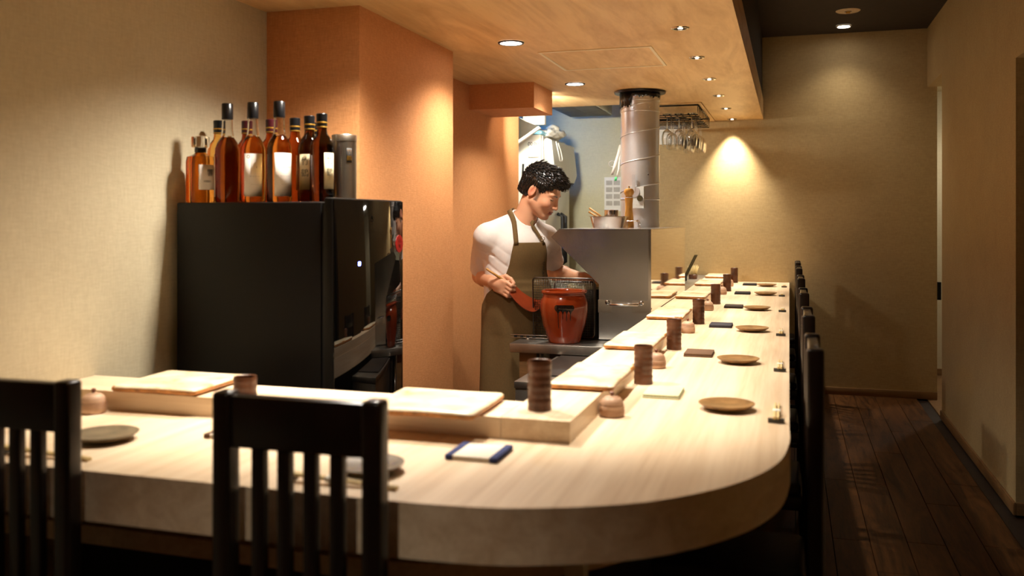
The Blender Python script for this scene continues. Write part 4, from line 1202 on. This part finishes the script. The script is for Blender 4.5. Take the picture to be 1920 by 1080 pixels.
for j, (gx, gw) in enumerate(gl):
    for k in range(5):
        if j == 2 and k > 2:
            continue
        gy = 6.165 + (0, 2, 3, 5, 6)[k] * 0.11
        lab = 'upside-down wine glass in the rack, ' + gw + ' row, ' + rw[k] + (' glass' if rw[k] != 'rear' else 'most glass')
        if g0 is None:
            g0 = thing('wine_glass', lab, 'wine glass', (gx, gy, 2.0165), 0, 'stemmed glasses hanging in the rack')
            lathe('foot', [(0.0, 0.010), (0.030, 0.0125), (0.033, 0.0135), (0.030, 0.0105), (0.004, 0.004), (0.0, 0.004)], 'clear', g0, 28)
            lathe('stem', [(0.0, 0.0038), (0.004, 0.0036), (0.0034, -0.02), (0.0034, -0.075), (0.005, -0.085), (0.0, -0.087)], 'clear', g0, 14)
            lathe('bowl', [(0.0, -0.0872), (0.012, -0.091), (0.028, -0.108), (0.036, -0.135), (0.036, -0.16), (0.030, -0.205), (0.0285, -0.2055), (0.0345, -0.16), (0.0345, -0.136), (0.027, -0.110), (0.011, -0.093), (0.0, -0.0895)], 'clear', g0, 32)
        else:
            dup(g0, (gx, gy, 2.0165), 0.2 * k, lab)

# ------------------------------------------------------------------ the chef: signed-distance modelling
f32 = np.float32
def V3(*a):
    return np.array(a, dtype=f32)
def ln(v):
    return np.sqrt((v * v).sum(-1))
def unit(v):
    v = np.asarray(v, dtype=float)
    return (v / np.linalg.norm(v)).astype(f32)
def s_caps(p, a, b, r0, r1):
    a, b = np.asarray(a, f32), np.asarray(b, f32)
    ab = b - a
    h = np.clip(((p - a) @ ab) / float(ab @ ab), 0, 1)
    return ln(p - a - h[:, None] * ab) - (r0 + (r1 - r0) * h)
def s_ell(p, c, r, R=None):
    q = p - np.asarray(c, f32)
    if R is not None:
        q = q @ R            # columns of R are the local axes
    r = np.asarray(r, f32)
    k0 = ln(q / r)
    k1 = ln(q / (r * r)) + 1e-9
    return k0 * (k0 - 1) / k1
def s_box(p, c, h, rr, R=None):
    q = p - np.asarray(c, f32)
    if R is not None:
        q = q @ R
    d = np.abs(q) - (np.asarray(h, f32) - rr)
    return ln(np.maximum(d, 0)) + np.minimum(d.max(-1), 0) - rr
def smin(a, b, k):
    h = np.maximum(k - np.abs(a - b), 0) / k
    return np.minimum(a, b) - h * h * k * 0.25
def smax(a, b, k):
    return -smin(-a, -b, k)
def union(ds, k):
    d = ds[0]
    for e in ds[1:]:
        d = smin(d, e, k)
    return d

def surface_net(f, lo, hi, h):
    lo, hi = np.array(lo, float), np.array(hi, float)
    B = 10
    nb = np.ceil((hi - lo) / h / B).astype(int)
    dims = nb * B
    ax = [lo[i] + h * np.arange(dims[i]) for i in range(3)]
    cb_ = np.stack(np.meshgrid(*[lo[i] + h * (B * np.arange(nb[i]) + (B - 1) / 2) for i in range(3)], indexing='ij'), -1).reshape(-1, 3).astype(f32)
    dc = f(cb_).reshape(nb)
    Vg = np.repeat(np.repeat(np.repeat(dc, B, 0), B, 1), B, 2).astype(f32)
    act = np.argwhere(np.abs(dc) < h * B * 1.25 + 0.012)
    oi = np.stack(np.meshgrid(np.arange(B), np.arange(B), np.arange(B), indexing='ij'), -1).reshape(-1, 3)
    for s_ in range(0, len(act), 200):
        idx = (act[s_:s_ + 200, None, :] * B + oi[None]).reshape(-1, 3)
        p = (lo + idx * h).astype(f32)
        Vg[idx[:, 0], idx[:, 1], idx[:, 2]] = f(p)
    ins = Vg < 0
    c = [ins[i:dims[0] - 1 + i, j:dims[1] - 1 + j, k:dims[2] - 1 + k] for i in (0, 1) for j in (0, 1) for k in (0, 1)]
    allc = c[0].copy(); anyc = c[0].copy()
    for q in c[1:]:
        allc &= q; anyc |= q
    cells = np.argwhere(anyc & ~allc)
    vid = -np.ones([d - 1 for d in dims], dtype=np.int64)
    vid[cells[:, 0], cells[:, 1], cells[:, 2]] = np.arange(len(cells))
    acc = np.zeros((len(cells), 3)); cnt = np.zeros(len(cells))
    cor = [(i, j, k) for i in (0, 1) for j in (0, 1) for k in (0, 1)]
    cv = [Vg[cells[:, 0] + a, cells[:, 1] + b, cells[:, 2] + g] for a, b, g in cor]
    for a in range(8):
        for b in range(a + 1, 8):
            df = [cor[b][m] - cor[a][m] for m in range(3)]
            if sum(abs(x_) for x_ in df) != 1:
                continue
            m = (cv[a] < 0) != (cv[b] < 0)
            t_ = np.where(m, cv[a] / np.where(m, cv[a] - cv[b], 1), 0)
            pos = np.array(cor[a])[None] + t_[:, None] * np.array(df)[None]
            acc += np.where(m[:, None], pos, 0); cnt += m
    verts = lo + (cells + acc / cnt[:, None]) * h
    quads = []
    for axn in range(3):
        o1, o2 = [(1, 2), (2, 0), (0, 1)][axn]
        sl0 = [slice(1, d - 1) for d in dims]; sl1 = [slice(1, d - 1) for d in dims]
        sl0[axn] = slice(0, dims[axn] - 1); sl1[axn] = slice(1, dims[axn])
        a, b = ins[tuple(sl0)], ins[tuple(sl1)]
        e = np.argwhere(a != b)
        if len(e) == 0:
            continue
        flip = a[e[:, 0], e[:, 1], e[:, 2]]
        base = e.copy()
        for m in range(3):
            if m != axn:
                base[:, m] += 1
        def g(d1, d2):
            q = base.copy()
            q[:, o1] += d1; q[:, o2] += d2
            return vid[q[:, 0], q[:, 1], q[:, 2]]
        Q = np.stack([g(-1, -1), g(0, -1), g(0, 0), g(-1, 0)], -1)
        Q[~flip] = Q[~flip][:, ::-1]
        quads.append(Q)
    return verts, np.concatenate(quads)

def np_mesh(name, verts, quads, mat, parent, cols=None):
    me = bpy.data.meshes.new(name)
    n, m = len(verts), len(quads)
    me.vertices.add(n)
    me.vertices.foreach_set('co', np.asarray(verts, f32).ravel())
    me.loops.add(m * 4)
    me.loops.foreach_set('vertex_index', quads.astype(np.int32).ravel())
    me.polygons.add(m)
    me.polygons.foreach_set('loop_start', np.arange(0, m * 4, 4, dtype=np.int32))
    me.update(calc_edges=True)
    me.validate()
    me.polygons.foreach_set('use_smooth', np.ones(len(me.polygons), dtype=bool))
    if cols is not None:
        at = me.color_attributes.new('Col', 'FLOAT_COLOR', 'POINT')
        at.data.foreach_set('color', np.concatenate([cols, np.ones((n, 1))], 1).astype(f32).ravel())
    me.materials.append(M[mat])
    return link(bpy.data.objects.new(name, me), parent)

# frames -----------------------------------------------------------
FV = unit((0.754, -0.656, 0)); LV = unit((0.656, 0.754, 0)); UZ = V3(0, 0, 1)
RT = np.stack([LV, FV, UZ], 1)                      # torso axes as columns (left, front, up)
pit = math.radians(30); yaw = math.radians(-5)
HF = unit((math.cos(pit) * math.cos(yaw), math.cos(pit) * math.sin(yaw), -math.sin(pit)))
HL = unit((-math.sin(yaw), math.cos(yaw), 0.0))
HU = unit(np.cross(HF, HL))
HR = np.stack([HF, HL, HU], 1)
HC = V3(0.170, -0.005, 1.448)
HS = 1.00                                           # head scale
rsh, relb, rwri = V3(-0.066, -0.118, 1.225), V3(-0.150, 0.030, 1.030), V3(-0.018, -0.172, 1.014)
lsh, lelb, lwri = V3(0.166, 0.130, 1.215), V3(0.165, 0.330, 1.035), V3(0.332, 0.178, 1.024)

def head_local(p):
    return ((p - HC) @ HR) / HS
def head_sdf(p):
    q = head_local(p)
    qa = q.copy(); qa[:, 1] = np.abs(qa[:, 1])
    d = s_ell(q, (-0.008, 0, 0.050), (0.095, 0.076, 0.084))
    d = smin(d, s_ell(q, (0.040, 0, -0.010), (0.056, 0.063, 0.085)), 0.03)
    d = smin(d, s_caps(qa, (0.005, 0.050, -0.040), (0.070, 0.020, -0.084), 0.022, 0.017), 0.03)
    d = smin(d, s_ell(q, (0.081, 0, -0.087), (0.020, 0.022, 0.016)), 0.02)
    d = smin(d, s_ell(qa, (0.068, 0.042, -0.018), (0.026, 0.022, 0.022)), 0.022)      # cheek
    d = smin(d, s_ell(qa, (0.080, 0.028, 0.034), (0.016, 0.030, 0.011)), 0.018)       # brow
    d = smax(d, -s_ell(qa, (0.104, 0.031, 0.014), (0.017, 0.021, 0.014)), 0.018)      # eye socket
    d = smin(d, s_ell(qa, (0.079, 0.032, 0.013), (0.0135, 0.0165, 0.0115)), 0.006)    # lidded eye
    d = smin(d, s_caps(q, (0.092, 0, 0.024), (0.113, 0, -0.022), 0.0075, 0.0110), 0.013)   # nose
    d = smin(d, s_ell(qa, (0.101, 0.0125, -0.026), (0.0105, 0.0085, 0.0085)), 0.007)
    d = smin(d, s_ell(q, (0.088, 0, -0.052), (0.017, 0.028, 0.017)), 0.016)            # muzzle
    d = smin(d, s_ell(q, (0.1015, 0, -0.0495), (0.0075, 0.0215, 0.0055)), 0.004)
    d = smin(d, s_ell(q, (0.0990, 0, -0.0600), (0.0080, 0.0190, 0.0062)), 0.004)
    d = smax(d, -s_ell(q, (0.1070, 0, -0.0545), (0.0070, 0.024, 0.0012)), 0.003)
    # ears
    er_ = s_ell(qa, (-0.014, 0.0775, 0.006), (0.0185, 0.0085, 0.032))
    er_ = smax(er_, -s_ell(qa, (-0.009, 0.0865, 0.008), (0.0105, 0.007, 0.020)), 0.005)
    d = smin(d, er_, 0.006)
    return d * HS

def finger(p, pts, r0, r1, k=0.004):
    n = len(pts) - 1
    return union([s_caps(p, pts[i], pts[i + 1], r0 + (r1 - r0) * i / n, r0 + (r1 - r0) * (i + 1) / n) for i in range(n)], k)

# right hand: loosely closed round the fan handle
rx_ = unit((0.082, -0.022, -0.030)); rup = unit(np.cross(np.cross(rx_, (0, 0, 1)), rx_)); rside = unit(np.cross(rx_, rup))
# rside points away from the body toward the camera (dorsal side)
if rside @ V3(0.29, -0.95, 0) < 0:
    rside = -rside
def RH(a, b, c):
    return rwri + rx_ * a + rup * b + rside * c
# left hand: reaching under the hood
lx_ = unit((0.066, -0.043, -0.020)); lup = unit(np.cross(np.cross(lx_, (0, 0, 1)), lx_)); lside = unit(np.cross(lx_, lup))
if lside @ V3(0.29, -0.95, 0) < 0:
    lside = -lside
def LH(a, b, c):
    return lwri + lx_ * a + lup * b + lside * c
def hands_sdf(p):
    Rr = np.stack([rx_, rup, rside], 1)
    d = s_caps(p, RH(0.0, 0, 0), RH(0.03, 0.0, 0.0), 0.024, 0.026)
    d = smin(d, s_box(p, RH(0.052, 0.0, 0.002), (0.036, 0.038, 0.0145), 0.013, Rr), 0.018)
    for k, (b, L_) in enumerate(((0.029, 0.042), (0.009, 0.046), (-0.011, 0.042), (-0.029, 0.034))):
        pts = [RH(0.080, b, 0.004), RH(0.080 + L_ * 0.62, b * 0.95 - 0.004, 0.006), RH(0.080 + L_ * 0.72, b * 0.9 - 0.006, -0.020), RH(0.080 + L_ * 0.2, b * 0.88 - 0.006, -0.031)]
        d = smin(d, finger(p, pts, 0.0098, 0.0080), 0.005)
    d = smin(d, finger(p, [RH(0.020, 0.028, -0.010), RH(0.050, 0.049, -0.017), RH(0.082, 0.047, -0.016), RH(0.106, 0.036, -0.013)], 0.0125, 0.0085), 0.009)
    Lr = np.stack([lx_, lup, lside], 1)
    e = s_caps(p, LH(0, 0, 0), LH(0.03, 0, 0), 0.024, 0.025)
    e = smin(e, s_box(p, LH(0.052, 0.0, 0.0), (0.037, 0.034, 0.0145), 0.013, Lr), 0.018)
    for k, (b, L_) in enumerate(((0.027, 0.072), (0.009, 0.080), (-0.010, 0.074), (-0.027, 0.060))):
        pts = [LH(0.082, b, 0.002), LH(0.082 + L_ * 0.5, b - 0.010, 0.004), LH(0.082 + L_ * 0.80, b - 0.028, 0.002), LH(0.082 + L_ * 0.92, b - 0.046, -0.002)]
        e = smin(e, finger(p, pts, 0.0095, 0.0075), 0.005)
    e = smin(e, finger(p, [LH(0.02, -0.016, 0.014), LH(0.045, -0.034, 0.028), LH(0.072, -0.046, 0.030), LH(0.092, -0.052, 0.026)], 0.012, 0.0085), 0.009)
    return np.minimum(d, e)

def torso_sdf(p):
    d = s_ell(p, (0.045, 0.000, 1.115), (0.160, 0.108, 0.20), RT)
    d = smin(d, s_caps(p, rsh, lsh, 0.056, 0.056), 0.06)
    d = smin(d, s_ell(p, (0.048, 0.002, 0.975), (0.148, 0.102, 0.17), RT), 0.06)
    d = smin(d, s_ell(p, (0.050, 0.004, 0.870), (0.158, 0.108, 0.13), RT), 0.05)
    d = smin(d, s_caps(p, (0.080, 0.005, 1.315), rsh + V3(0.02, 0.02, 0.03), 0.046, 0.036), 0.05)
    d = smin(d, s_caps(p, (0.085, 0.010, 1.315), lsh + V3(-0.02, -0.02, 0.03), 0.046, 0.036), 0.05)
    d = smin(d, s_ell(p, V3(0.050, 0, 1.17) + FV * 0.055, (0.12, 0.055, 0.085), RT), 0.05)
    return d
def neck_sdf(p, g=0.0):
    return s_caps(p, (0.080, 0.004, 1.290), HC + HF * -0.022 + HU * -0.030, 0.058 + g, 0.051 + g)
def arms_sdf(p):
    ds = []
    for a, b, c in ((rsh, relb, rwri), (lsh, lelb, lwri)):
        ds.append(smin(s_caps(p, a, b, 0.050, 0.040), smin(s_caps(p, b, b + (c - b) * 0.35, 0.040, 0.041), s_caps(p, b + (c - b) * 0.35, c, 0.041, 0.0265), 0.02), 0.02))
    return np.minimum(ds[0], ds[1])
def skin_sdf(p):
    d = smin(torso_sdf(p) + 0.014, neck_sdf(p), 0.03)
    d = smin(d, head_sdf(p), 0.022)
    a = smin(arms_sdf(p), hands_sdf(p), 0.014)
    return smin(d, a, 0.03)

def folds(p, amp):
    u = p @ LV; z = p[:, 2]; w_ = p @ FV
    r_ = 1 - np.abs(np.sin(23 * u + 30 * z + 2.2 * np.sin(10 * z + 15 * w_)))
    r2 = 1 - np.abs(np.sin(31 * u - 22 * z + 1.7 * np.sin(13 * z + 9 * u)))
    return amp * (1.4 * r_ ** 2 + 1.0 * r2 ** 3 - 0.5 + 0.5 * np.sin(34 * u + 21 * z + 3 * np.sin(9 * z + 14 * w_)) * 0.6 + np.sin(52 * (u * 0.6 + z * 0.9) + 1.3 + 2 * np.sin(17 * u)) * 0.4) * np.clip((1.24 - z) * 5, 0.12, 1)
def sleeve(p, a, b, frac, r0, r1):
    e = a + (b - a) * frac
    ax_ = unit(b - a)
    d = s_caps(p, a, e + ax_ * 0.06, r0, r1)
    d = smax(d, (p - e) @ ax_, 0.008)
    return d
def shirt_body_sdf(p):
    d = torso_sdf(p) - 0.009
    z = p[:, 2]
    sk = smax(s_ell(p, (0.050, 0.004, 0.86), (0.168, 0.122, 0.60), RT), np.abs(z - 0.89) - 0.105, 0.01)
    return smin(d, sk, 0.03)
def shirt_sdf(p):
    d = shirt_body_sdf(p)
    s1 = sleeve(p, rsh + V3(-0.002, 0, 0.006), relb, 0.86, 0.063, 0.060)
    s2 = sleeve(p, lsh + V3(0.004, 0.004, 0.006), lelb, 0.70, 0.063, 0.062)
    d = smin(smin(d, s1, 0.022), s2, 0.022)
    d = d + folds(p, 0.0030)
    for a_, b2 in ((rsh, relb), (lsh, lelb)):
        ax2 = unit(b2 - a_)
        tt = (p - a_) @ ax2
        rad_ = ln(p - a_ - tt[:, None] * ax2)
        d = d + np.where(rad_ < 0.10, 0.0032 * np.exp(-((tt - 0.030) / 0.005) ** 2) + 0.0026 * np.clip(tt * 12, 0, 1) * np.sin(tt * 40 + 4.0 * np.sin(((p @ LV) + (p @ FV)) * 26)) * np.exp(-((tt - 0.12) / 0.08) ** 2), 0)
    d = smax(d, -neck_sdf(p, 0.006), 0.006)
    d = smax(d, -(s_caps(p, (0.10, -0.015, 1.345), (0.145, -0.05, 1.36), 0.058, 0.07)), 0.006)
    return np.maximum(d, 0.785 - p[:, 2])
def trouser_sdf(p):
    d = s_ell(p, (0.050, 0.004, 0.84), (0.150, 0.105, 0.13), RT)
    for sg in (-1, 1):
        hp = V3(0.050, 0.004, 0.80) + LV * 0.082 * sg
        kn_ = V3(0.055, 0.0, 0.44) + LV * 0.095 * sg + FV * 0.02
        ft = V3(0.040, 0.01, 0.07) + LV * 0.105 * sg
        d = smin(d, smin(s_caps(p, hp, kn_, 0.088, 0.064), s_caps(p, kn_, ft, 0.064, 0.055), 0.03), 0.03)
    return np.maximum(d, 0.045 - p[:, 2])

# skin material with vertex colours (lips, brows, lashes, ears)
m_, nt_, b_ = new_mat('skin')
at_ = nt_.nodes.new('ShaderNodeVertexColor'); at_.layer_name = 'Col'
nt_.links.new(at_.outputs[0], b_.inputs['Base Color'])
b_.inputs['Roughness'].default_value = 0.45
b_.inputs['Subsurface Weight'].default_value = 0.12
b_.inputs['Subsurface Radius'].default_value = (0.012, 0.005, 0.003)
b_.inputs['Subsurface Scale'].default_value = 0.6
M['skin'] = m_
m_, nt_, b_ = new_mat('black_hair')
v_ = coords(nt_, (60, 60, 60)); nf = noise(nt_, v_, 3, 3)
nt_.links.new(ramp(nt_, nf, [(0.3, (0.004, 0.0035, 0.003)), (0.7, (0.014, 0.011, 0.009))]), b_.inputs['Base Color'])
b_.inputs['Roughness'].default_value = 0.24
b_.inputs['Specular IOR Level'].default_value = 0.7
M['hair'] = m_

chef = thing('person', 'person in white T-shirt and olive apron, looking down while holding a fan', 'person', (-1.36, 4.36, 0))
v, q = surface_net(skin_sdf, (-0.25, -0.30, 0.74), (0.56, 0.44, 1.66), 0.0034)
hl = head_local(v.astype(f32))
cols = np.tile(np.array(lin((214, 160, 126))), (len(v), 1))
X_, Y_, Z_ = hl[:, 0], np.abs(hl[:, 1]), hl[:, 2]
def mixc(mask, c):
    global cols
    m2 = np.clip(mask, 0, 1)[:, None]
    cols = cols * (1 - m2) + np.array(c) * m2
inh = (np.abs(hl).max(1) < 0.16)
mixc(inh * np.exp(-((Y_ - 0.045) / 0.02) ** 2 - ((Z_ + 0.02) / 0.025) ** 2) * (X_ > 0.04) * 0.35, lin((200, 110, 84)))
mixc(inh * np.exp(-((X_ + 0.014) / 0.02) ** 2 - ((Z_ - 0.005) / 0.035) ** 2) * (Y_ > 0.068) * 0.6, lin((206, 104, 78)))
mixc(inh * (X_ > 0.088) * (Y_ < 0.023) * np.exp(-((Z_ + 0.0550) / 0.0095) ** 4), lin((164, 84, 70)))
mixc(inh * (X_ > 0.085) * (Y_ < 0.022) * np.exp(-((Z_ + 0.0545) / 0.0022) ** 2), lin((84, 40, 34)))
mixc(inh * (X_ > 0.055) * (Y_ > 0.012) * (Y_ < 0.052) * np.exp(-((Z_ - 0.0335 + 9 * (Y_ - 0.032) ** 2) / 0.0048) ** 4) * 0.85, lin((34, 24, 20)))
mixc(inh * (X_ > 0.055) * (Y_ > 0.017) * (Y_ < 0.049) * np.exp(-((Z_ - 0.0075 - 6 * (Y_ - 0.032) ** 2) / 0.0026) ** 4) * 0.95, lin((24, 16, 14)))
mixc(inh * (X_ > 0.055) * (Y_ > 0.018) * (Y_ < 0.048) * np.exp(-((Z_ - 0.0195) / 0.0018) ** 2) * 0.45, lin((130, 76, 54)))
mixc(inh * (X_ < 0.052) * (X_ > 0.0) * (Y_ > 0.05) * np.exp(-((X_ - 0.018) / 0.012) ** 4) * (Z_ > -0.03) * (Z_ < 0.05) * 0.8, lin((40, 28, 22)))
np_mesh('body', v, q, 'skin', chef, cols)

# hair: a thick cap over the skull, swept forward, broken into tufts
def hair_sdf(p):
    q = head_local(p)
    d = s_ell(q, (-0.011, 0, 0.056), (0.106, 0.084, 0.090))
    d = smin(d, s_ell(q, (0.045, 0, 0.098), (0.060, 0.062, 0.036)), 0.03)
    d = smin(d, s_ell(q, (-0.062, 0, 0.000), (0.050, 0.072, 0.062)), 0.03)
    d = d + 0.004 * np.sin(60 * q[:, 0] + 25 * q[:, 1]) * np.sin(55 * q[:, 1] + 30 * q[:, 2]) 
    face = s_ell(q, (0.095, 0, -0.010), (0.075, 0.12, 0.082))
    d = smax(d, -face, 0.012)
    qa = np.abs(q[:, 1])
    ear = s_ell(np.stack([q[:, 0], qa, q[:, 2]], 1), (-0.002, 0.085, -0.010), (0.030, 0.04, 0.044))
    d = smax(d, -ear, 0.008)
    d = smax(d, -(q[:, 2] + 0.052 + 0.25 * q[:, 0]), 0.01)
    return d * HS
hv, hq = surface_net(hair_sdf, (-0.02, -0.16, 1.34), (0.34, 0.15, 1.68), 0.0036)
hairo = np_mesh('hair', hv, hq, 'hair', chef)
TV, TF = [], []
hp = hv[rng.permutation(len(hv))[:2600]].astype(f32)
eps = 0.003
gr = np.stack([hair_sdf(hp + V3(*[(eps if i == j else 0) for j in range(3)])) - hair_sdf(hp - V3(*[(eps if i == j else 0) for j in range(3)])) for i in range(3)], 1)
gr /= np.linalg.norm(gr, axis=1)[:, None] + 1e-9
hq_l = head_local(hp)
for i in range(len(hp)):
    ql = hq_l[i]
    if ql[2] < -0.02 and ql[0] > -0.03:
        continue
    top = max(0.0, min(1.0, (ql[2] - 0.05) / 0.07))
    if top > 0.25:
        flow = HF * (0.9) + HL * (0.55 * np.sign(ql[1]) * (1 - top) - 0.35 * rng.normal() * 0.6) + HU * (0.25 * rng.normal() * 0.6)
    else:
        flow = -HU * 0.9 + HF * (0.25 if ql[0] < 0.02 else 0.5) * 1.0 + HL * 0.12 * rng.normal()
    n_ = gr[i]
    flow = flow - n_ * (flow @ n_)
    flow = flow / (np.linalg.norm(flow) + 1e-6)
    L_ = (0.022 + 0.018 * rng.random()) * (0.55 + 0.6 * top)
    lift = (0.22 + 0.42 * rng.random()) * (0.35 + 0.75 * top)
    wv = np.cross(n_, flow)
    w0 = 0.0020 + 0.0016 * rng.random()
    p0 = hp[i] - n_ * 0.003
    p1 = hp[i] + flow * L_ * 0.5 + n_ * L_ * lift * 0.42
    p2 = hp[i] + flow * L_ + n_ * L_ * lift * (0.55 if top > 0.3 else 0.2)
    b0 = len(TV)
    TV += [p0 - wv * w0, p0 + wv * w0, p0 + n_ * w0 * 1.3, p1 - wv * w0 * 0.8, p1 + wv * w0 * 0.8, p1 + n_ * w0, p2]
    TF += [(b0, b0 + 3, b0 + 5, b0 + 2), (b0 + 2, b0 + 5, b0 + 4, b0 + 1), (b0 + 1, b0 + 4, b0 + 3, b0), (b0 + 3, b0 + 6, b0 + 5), (b0 + 5, b0 + 6, b0 + 4), (b0 + 4, b0 + 6, b0 + 3)]
tuft = mesh_obj('hair_tufts', TV, TF, 'hair', hairo, True)
tuft['kind'] = 'stuff'

v, q = surface_net(shirt_sdf, (-0.24, -0.26, 0.76), (0.34, 0.40, 1.44), 0.0046)
shirt = np_mesh('t_shirt', v, q, 'shirt', chef)
v, q = surface_net(trouser_sdf, (-0.22, -0.22, 0.03), (0.30, 0.24, 0.99), 0.009)
np_mesh('trousers', v, q, 'trouser', chef)
for sg in (-1, 1):
    fc = V3(0.040, 0.01, 0.0) + LV * 0.105 * sg
    sv, sq = surface_net(lambda p, fc=fc: np.maximum(s_ell(p, fc + FV * 0.05 + V3(0, 0, 0.03), (0.048, 0.135, 0.055), RT), -p[:, 2] + 0.001), tuple(fc - 0.22), tuple(fc + 0.25), 0.008)
    np_mesh('shoe', sv, sq, 'rubber', chef)

# apron: sheet cast radially on to the shirt
def skirt_sdf(p):
    z = p[:, 2]
    g = np.clip((0.98 - z) / 0.55, 0, 1)
    qx = (p - V3(0.052, 0.002, 0)) @ LV; qy = (p - V3(0.052, 0.002, 0)) @ FV
    a_ = 0.168 + 0.030 * g; b2 = 0.122 + 0.028 * g
    ang = np.arctan2(qx, qy)
    r_ = np.sqrt((qx / a_) ** 2 + (qy / b2) ** 2)
    return (r_ - 1) * np.minimum(a_, b2) + 0.006 * g * np.sin(ang * 9) + np.maximum(z - 0.97, 0) * 0.8
def apron_base(p):
    return smin(shirt_body_sdf(p) + 0.0016 * np.sin(40 * (p @ LV) + 22 * p[:, 2] + 2 * np.sin(14 * p[:, 2])), skirt_sdf(p), 0.03)
ZS = np.concatenate([np.linspace(1.205, 0.93, 56), np.linspace(0.922, 0.36, 50)])
def half_angle(z):
    return float(np.interp(z, [0.36, 0.90, 0.955, 1.0, 1.05, 1.10, 1.205], [1.72, 1.66, 1.45, 1.12, 0.92, 0.80, 0.66]))
NA = 56
gv = np.zeros((len(ZS), NA, 3))
for i, z in enumerate(ZS):
    A = half_angle(z)
    an = np.linspace(-A, A, NA)
    dirs = (np.cos(an)[:, None] * FV + np.sin(an)[:, None] * LV)
    lo_ = np.zeros(NA); hi_ = np.full(NA, 0.45)
    c0 = V3(0.050, 0.002, z)
    for _ in range(16):
        mid = (lo_ + hi_) / 2
        dd = apron_base((c0 + dirs * mid[:, None]).astype(f32)) - 0.0055
        lo_ = np.where(dd < 0, mid, lo_); hi_ = np.where(dd < 0, hi_, mid)
    gv[i] = c0 + dirs * hi_[:, None]
    if z < 1.0:
        gv[i] += dirs * (0.004 * np.sin(an * 7 + z * 9) * min(1, (1.0 - z) * 4))[:, None]
idx = np.arange(len(ZS) * NA).reshape(len(ZS), NA)
aq = np.stack([idx[:-1, :-1], idx[1:, :-1], idx[1:, 1:], idx[:-1, 1:]], -1).reshape(-1, 4)
apr = np_mesh('apron', gv.reshape(-1, 3), aq, 'apron', chef)
md = apr.modifiers.new('thick', 'SOLIDIFY'); md.thickness = 0.004; md.offset = 1
# neck straps laid on the shirt
def project(f, p, off):
    p = np.array([p], dtype=f32)
    for _ in range(12):
        d = f(p)[0]
        g = np.array([f(p + V3(*[(0.004 if i == j else 0) for j in range(3)]))[0] - f(p - V3(*[(0.004 if i == j else 0) for j in range(3)]))[0] for i in range(3)])
        g = g / (np.linalg.norm(g) + 1e-9)
        p = (p - (d - off) * g).astype(f32)
    return p[0], g
def strap_base(p):
    return np.minimum(shirt_body_sdf(p), neck_sdf(p, 0.004))
def strap(pts, wid):
    V, Fc = [], []
    pr_ = [project(strap_base, p, 0.0085) for p in pts]
    for k, (p, g) in enumerate(pr_):
        a = pr_[max(0, k - 1)][0]; b = pr_[min(len(pr_) - 1, k + 1)][0]
        tn = unit(b - a)
        wv = unit(np.cross(tn, g))
        V += [p - wv * wid / 2, p + wv * wid / 2]
    for k in range(len(pts) - 1):
        Fc.append((2 * k, 2 * k + 1, 2 * k + 3, 2 * k + 2))
    o = mesh_obj('neck_strap', V, Fc, 'apron', apr, True)
    md = o.modifiers.new('thick', 'SOLIDIFY'); md.thickness = 0.004; md.offset = 1
    return pr_
cR = gv[0, 3]; cL = gv[0, NA - 4]
def lerp(a, b, n):
    return [np.asarray(a) + (np.asarray(b) - np.asarray(a)) * k / n for k in range(n + 1)]
strap(lerp(cR - V3(0, 0, 0.012), (0.045, -0.060, 1.330), 8) + [(0.034, -0.040, 1.345), (0.028, -0.015, 1.356), (0.028, 0.02, 1.364)], 0.023)
strap(lerp(cL - V3(0, 0, 0.012), (0.128, -0.048, 1.310), 8)[:8] + [(0.128, 0.045, 1.325), (0.095, 0.066, 1.345), (0.045, 0.05, 1.372)], 0.018)
tube('buckle', [cL + V3(0.012 * math.cos(a), -0.012, 0.020 + 0.010 * math.sin(a)) for a in [2 * PI * k / 14 for k in range(14)]], 0.0022, 'chrome', apr, 6, closed=True)
# embroidered mark running down the apron
pm = gv[26, 47]
for k, ch in enumerate('OMAD'):
    p0, g0_ = project(apron_base, pm + V3(0, 0, 0.026 - 0.024 * k), 0.0105)
    sx_ = unit(np.cross((0, 0, 1), g0_))
    text('stitched_letter', ch, 0.026, 'apron_dark', apr, lambda a, b_, h, p0=p0, sx_=sx_: tuple(p0 - sx_ * -b_ * 1.0 + V3(0, 0, 1) * (a) * 1.0))

# fan held in the right hand
fE, fT = V3(-0.030, -0.236, 1.082), V3(0.222, -0.050, 0.880)
fa = unit(fT - fE)
fb = unit(np.array((-0.25, 0.62, 0.62)) - fa * float(np.array((-0.25, 0.62, 0.62)) @ fa))
fn_ = unit(np.cross(fa, fb))
fan = thing('hand_fan', 'red-brown lacquered paddle fan with bamboo handle in the right hand', 'fan', tuple(np.array((-1.36, 4.36, 0)) + fE))
tube('handle', [fa * t_ + fn_ * 0 for t_ in (0.0, 0.06, 0.12, 0.16)], [0.0055, 0.006, 0.007, 0.006], 'bamboo', fan, 10)
out = []
for k in range(40):
    a = 2 * PI * k / 40
    ca, sa = math.cos(a), math.sin(a)
    u_ = 0.225 + 0.105 * ca
    w_ = 0.098 * sa * (1 + 0.18 * ca)
    out.append((u_, w_))
prism('blade', out, -0.0018, 0.0018, 'fan_red', fan, 0.0, fn=lambda a, b_, h: tuple(fa * a + fb * b_ + fn_ * h))
rimp = [tuple(fa * a + fb * b_) for a, b_ in out]
tube('rim', rimp, 0.0028, 'fan_red', fan, 6, closed=True)
tubes('ribs', [[tuple(fa * 0.125), tuple(fa * (0.225 + 0.10 * math.cos(a)) + fb * 0.09 * math.sin(a))] for a in np.linspace(-1.9, 1.9, 11)], 0.0021, 'fan_red', fan, 4)
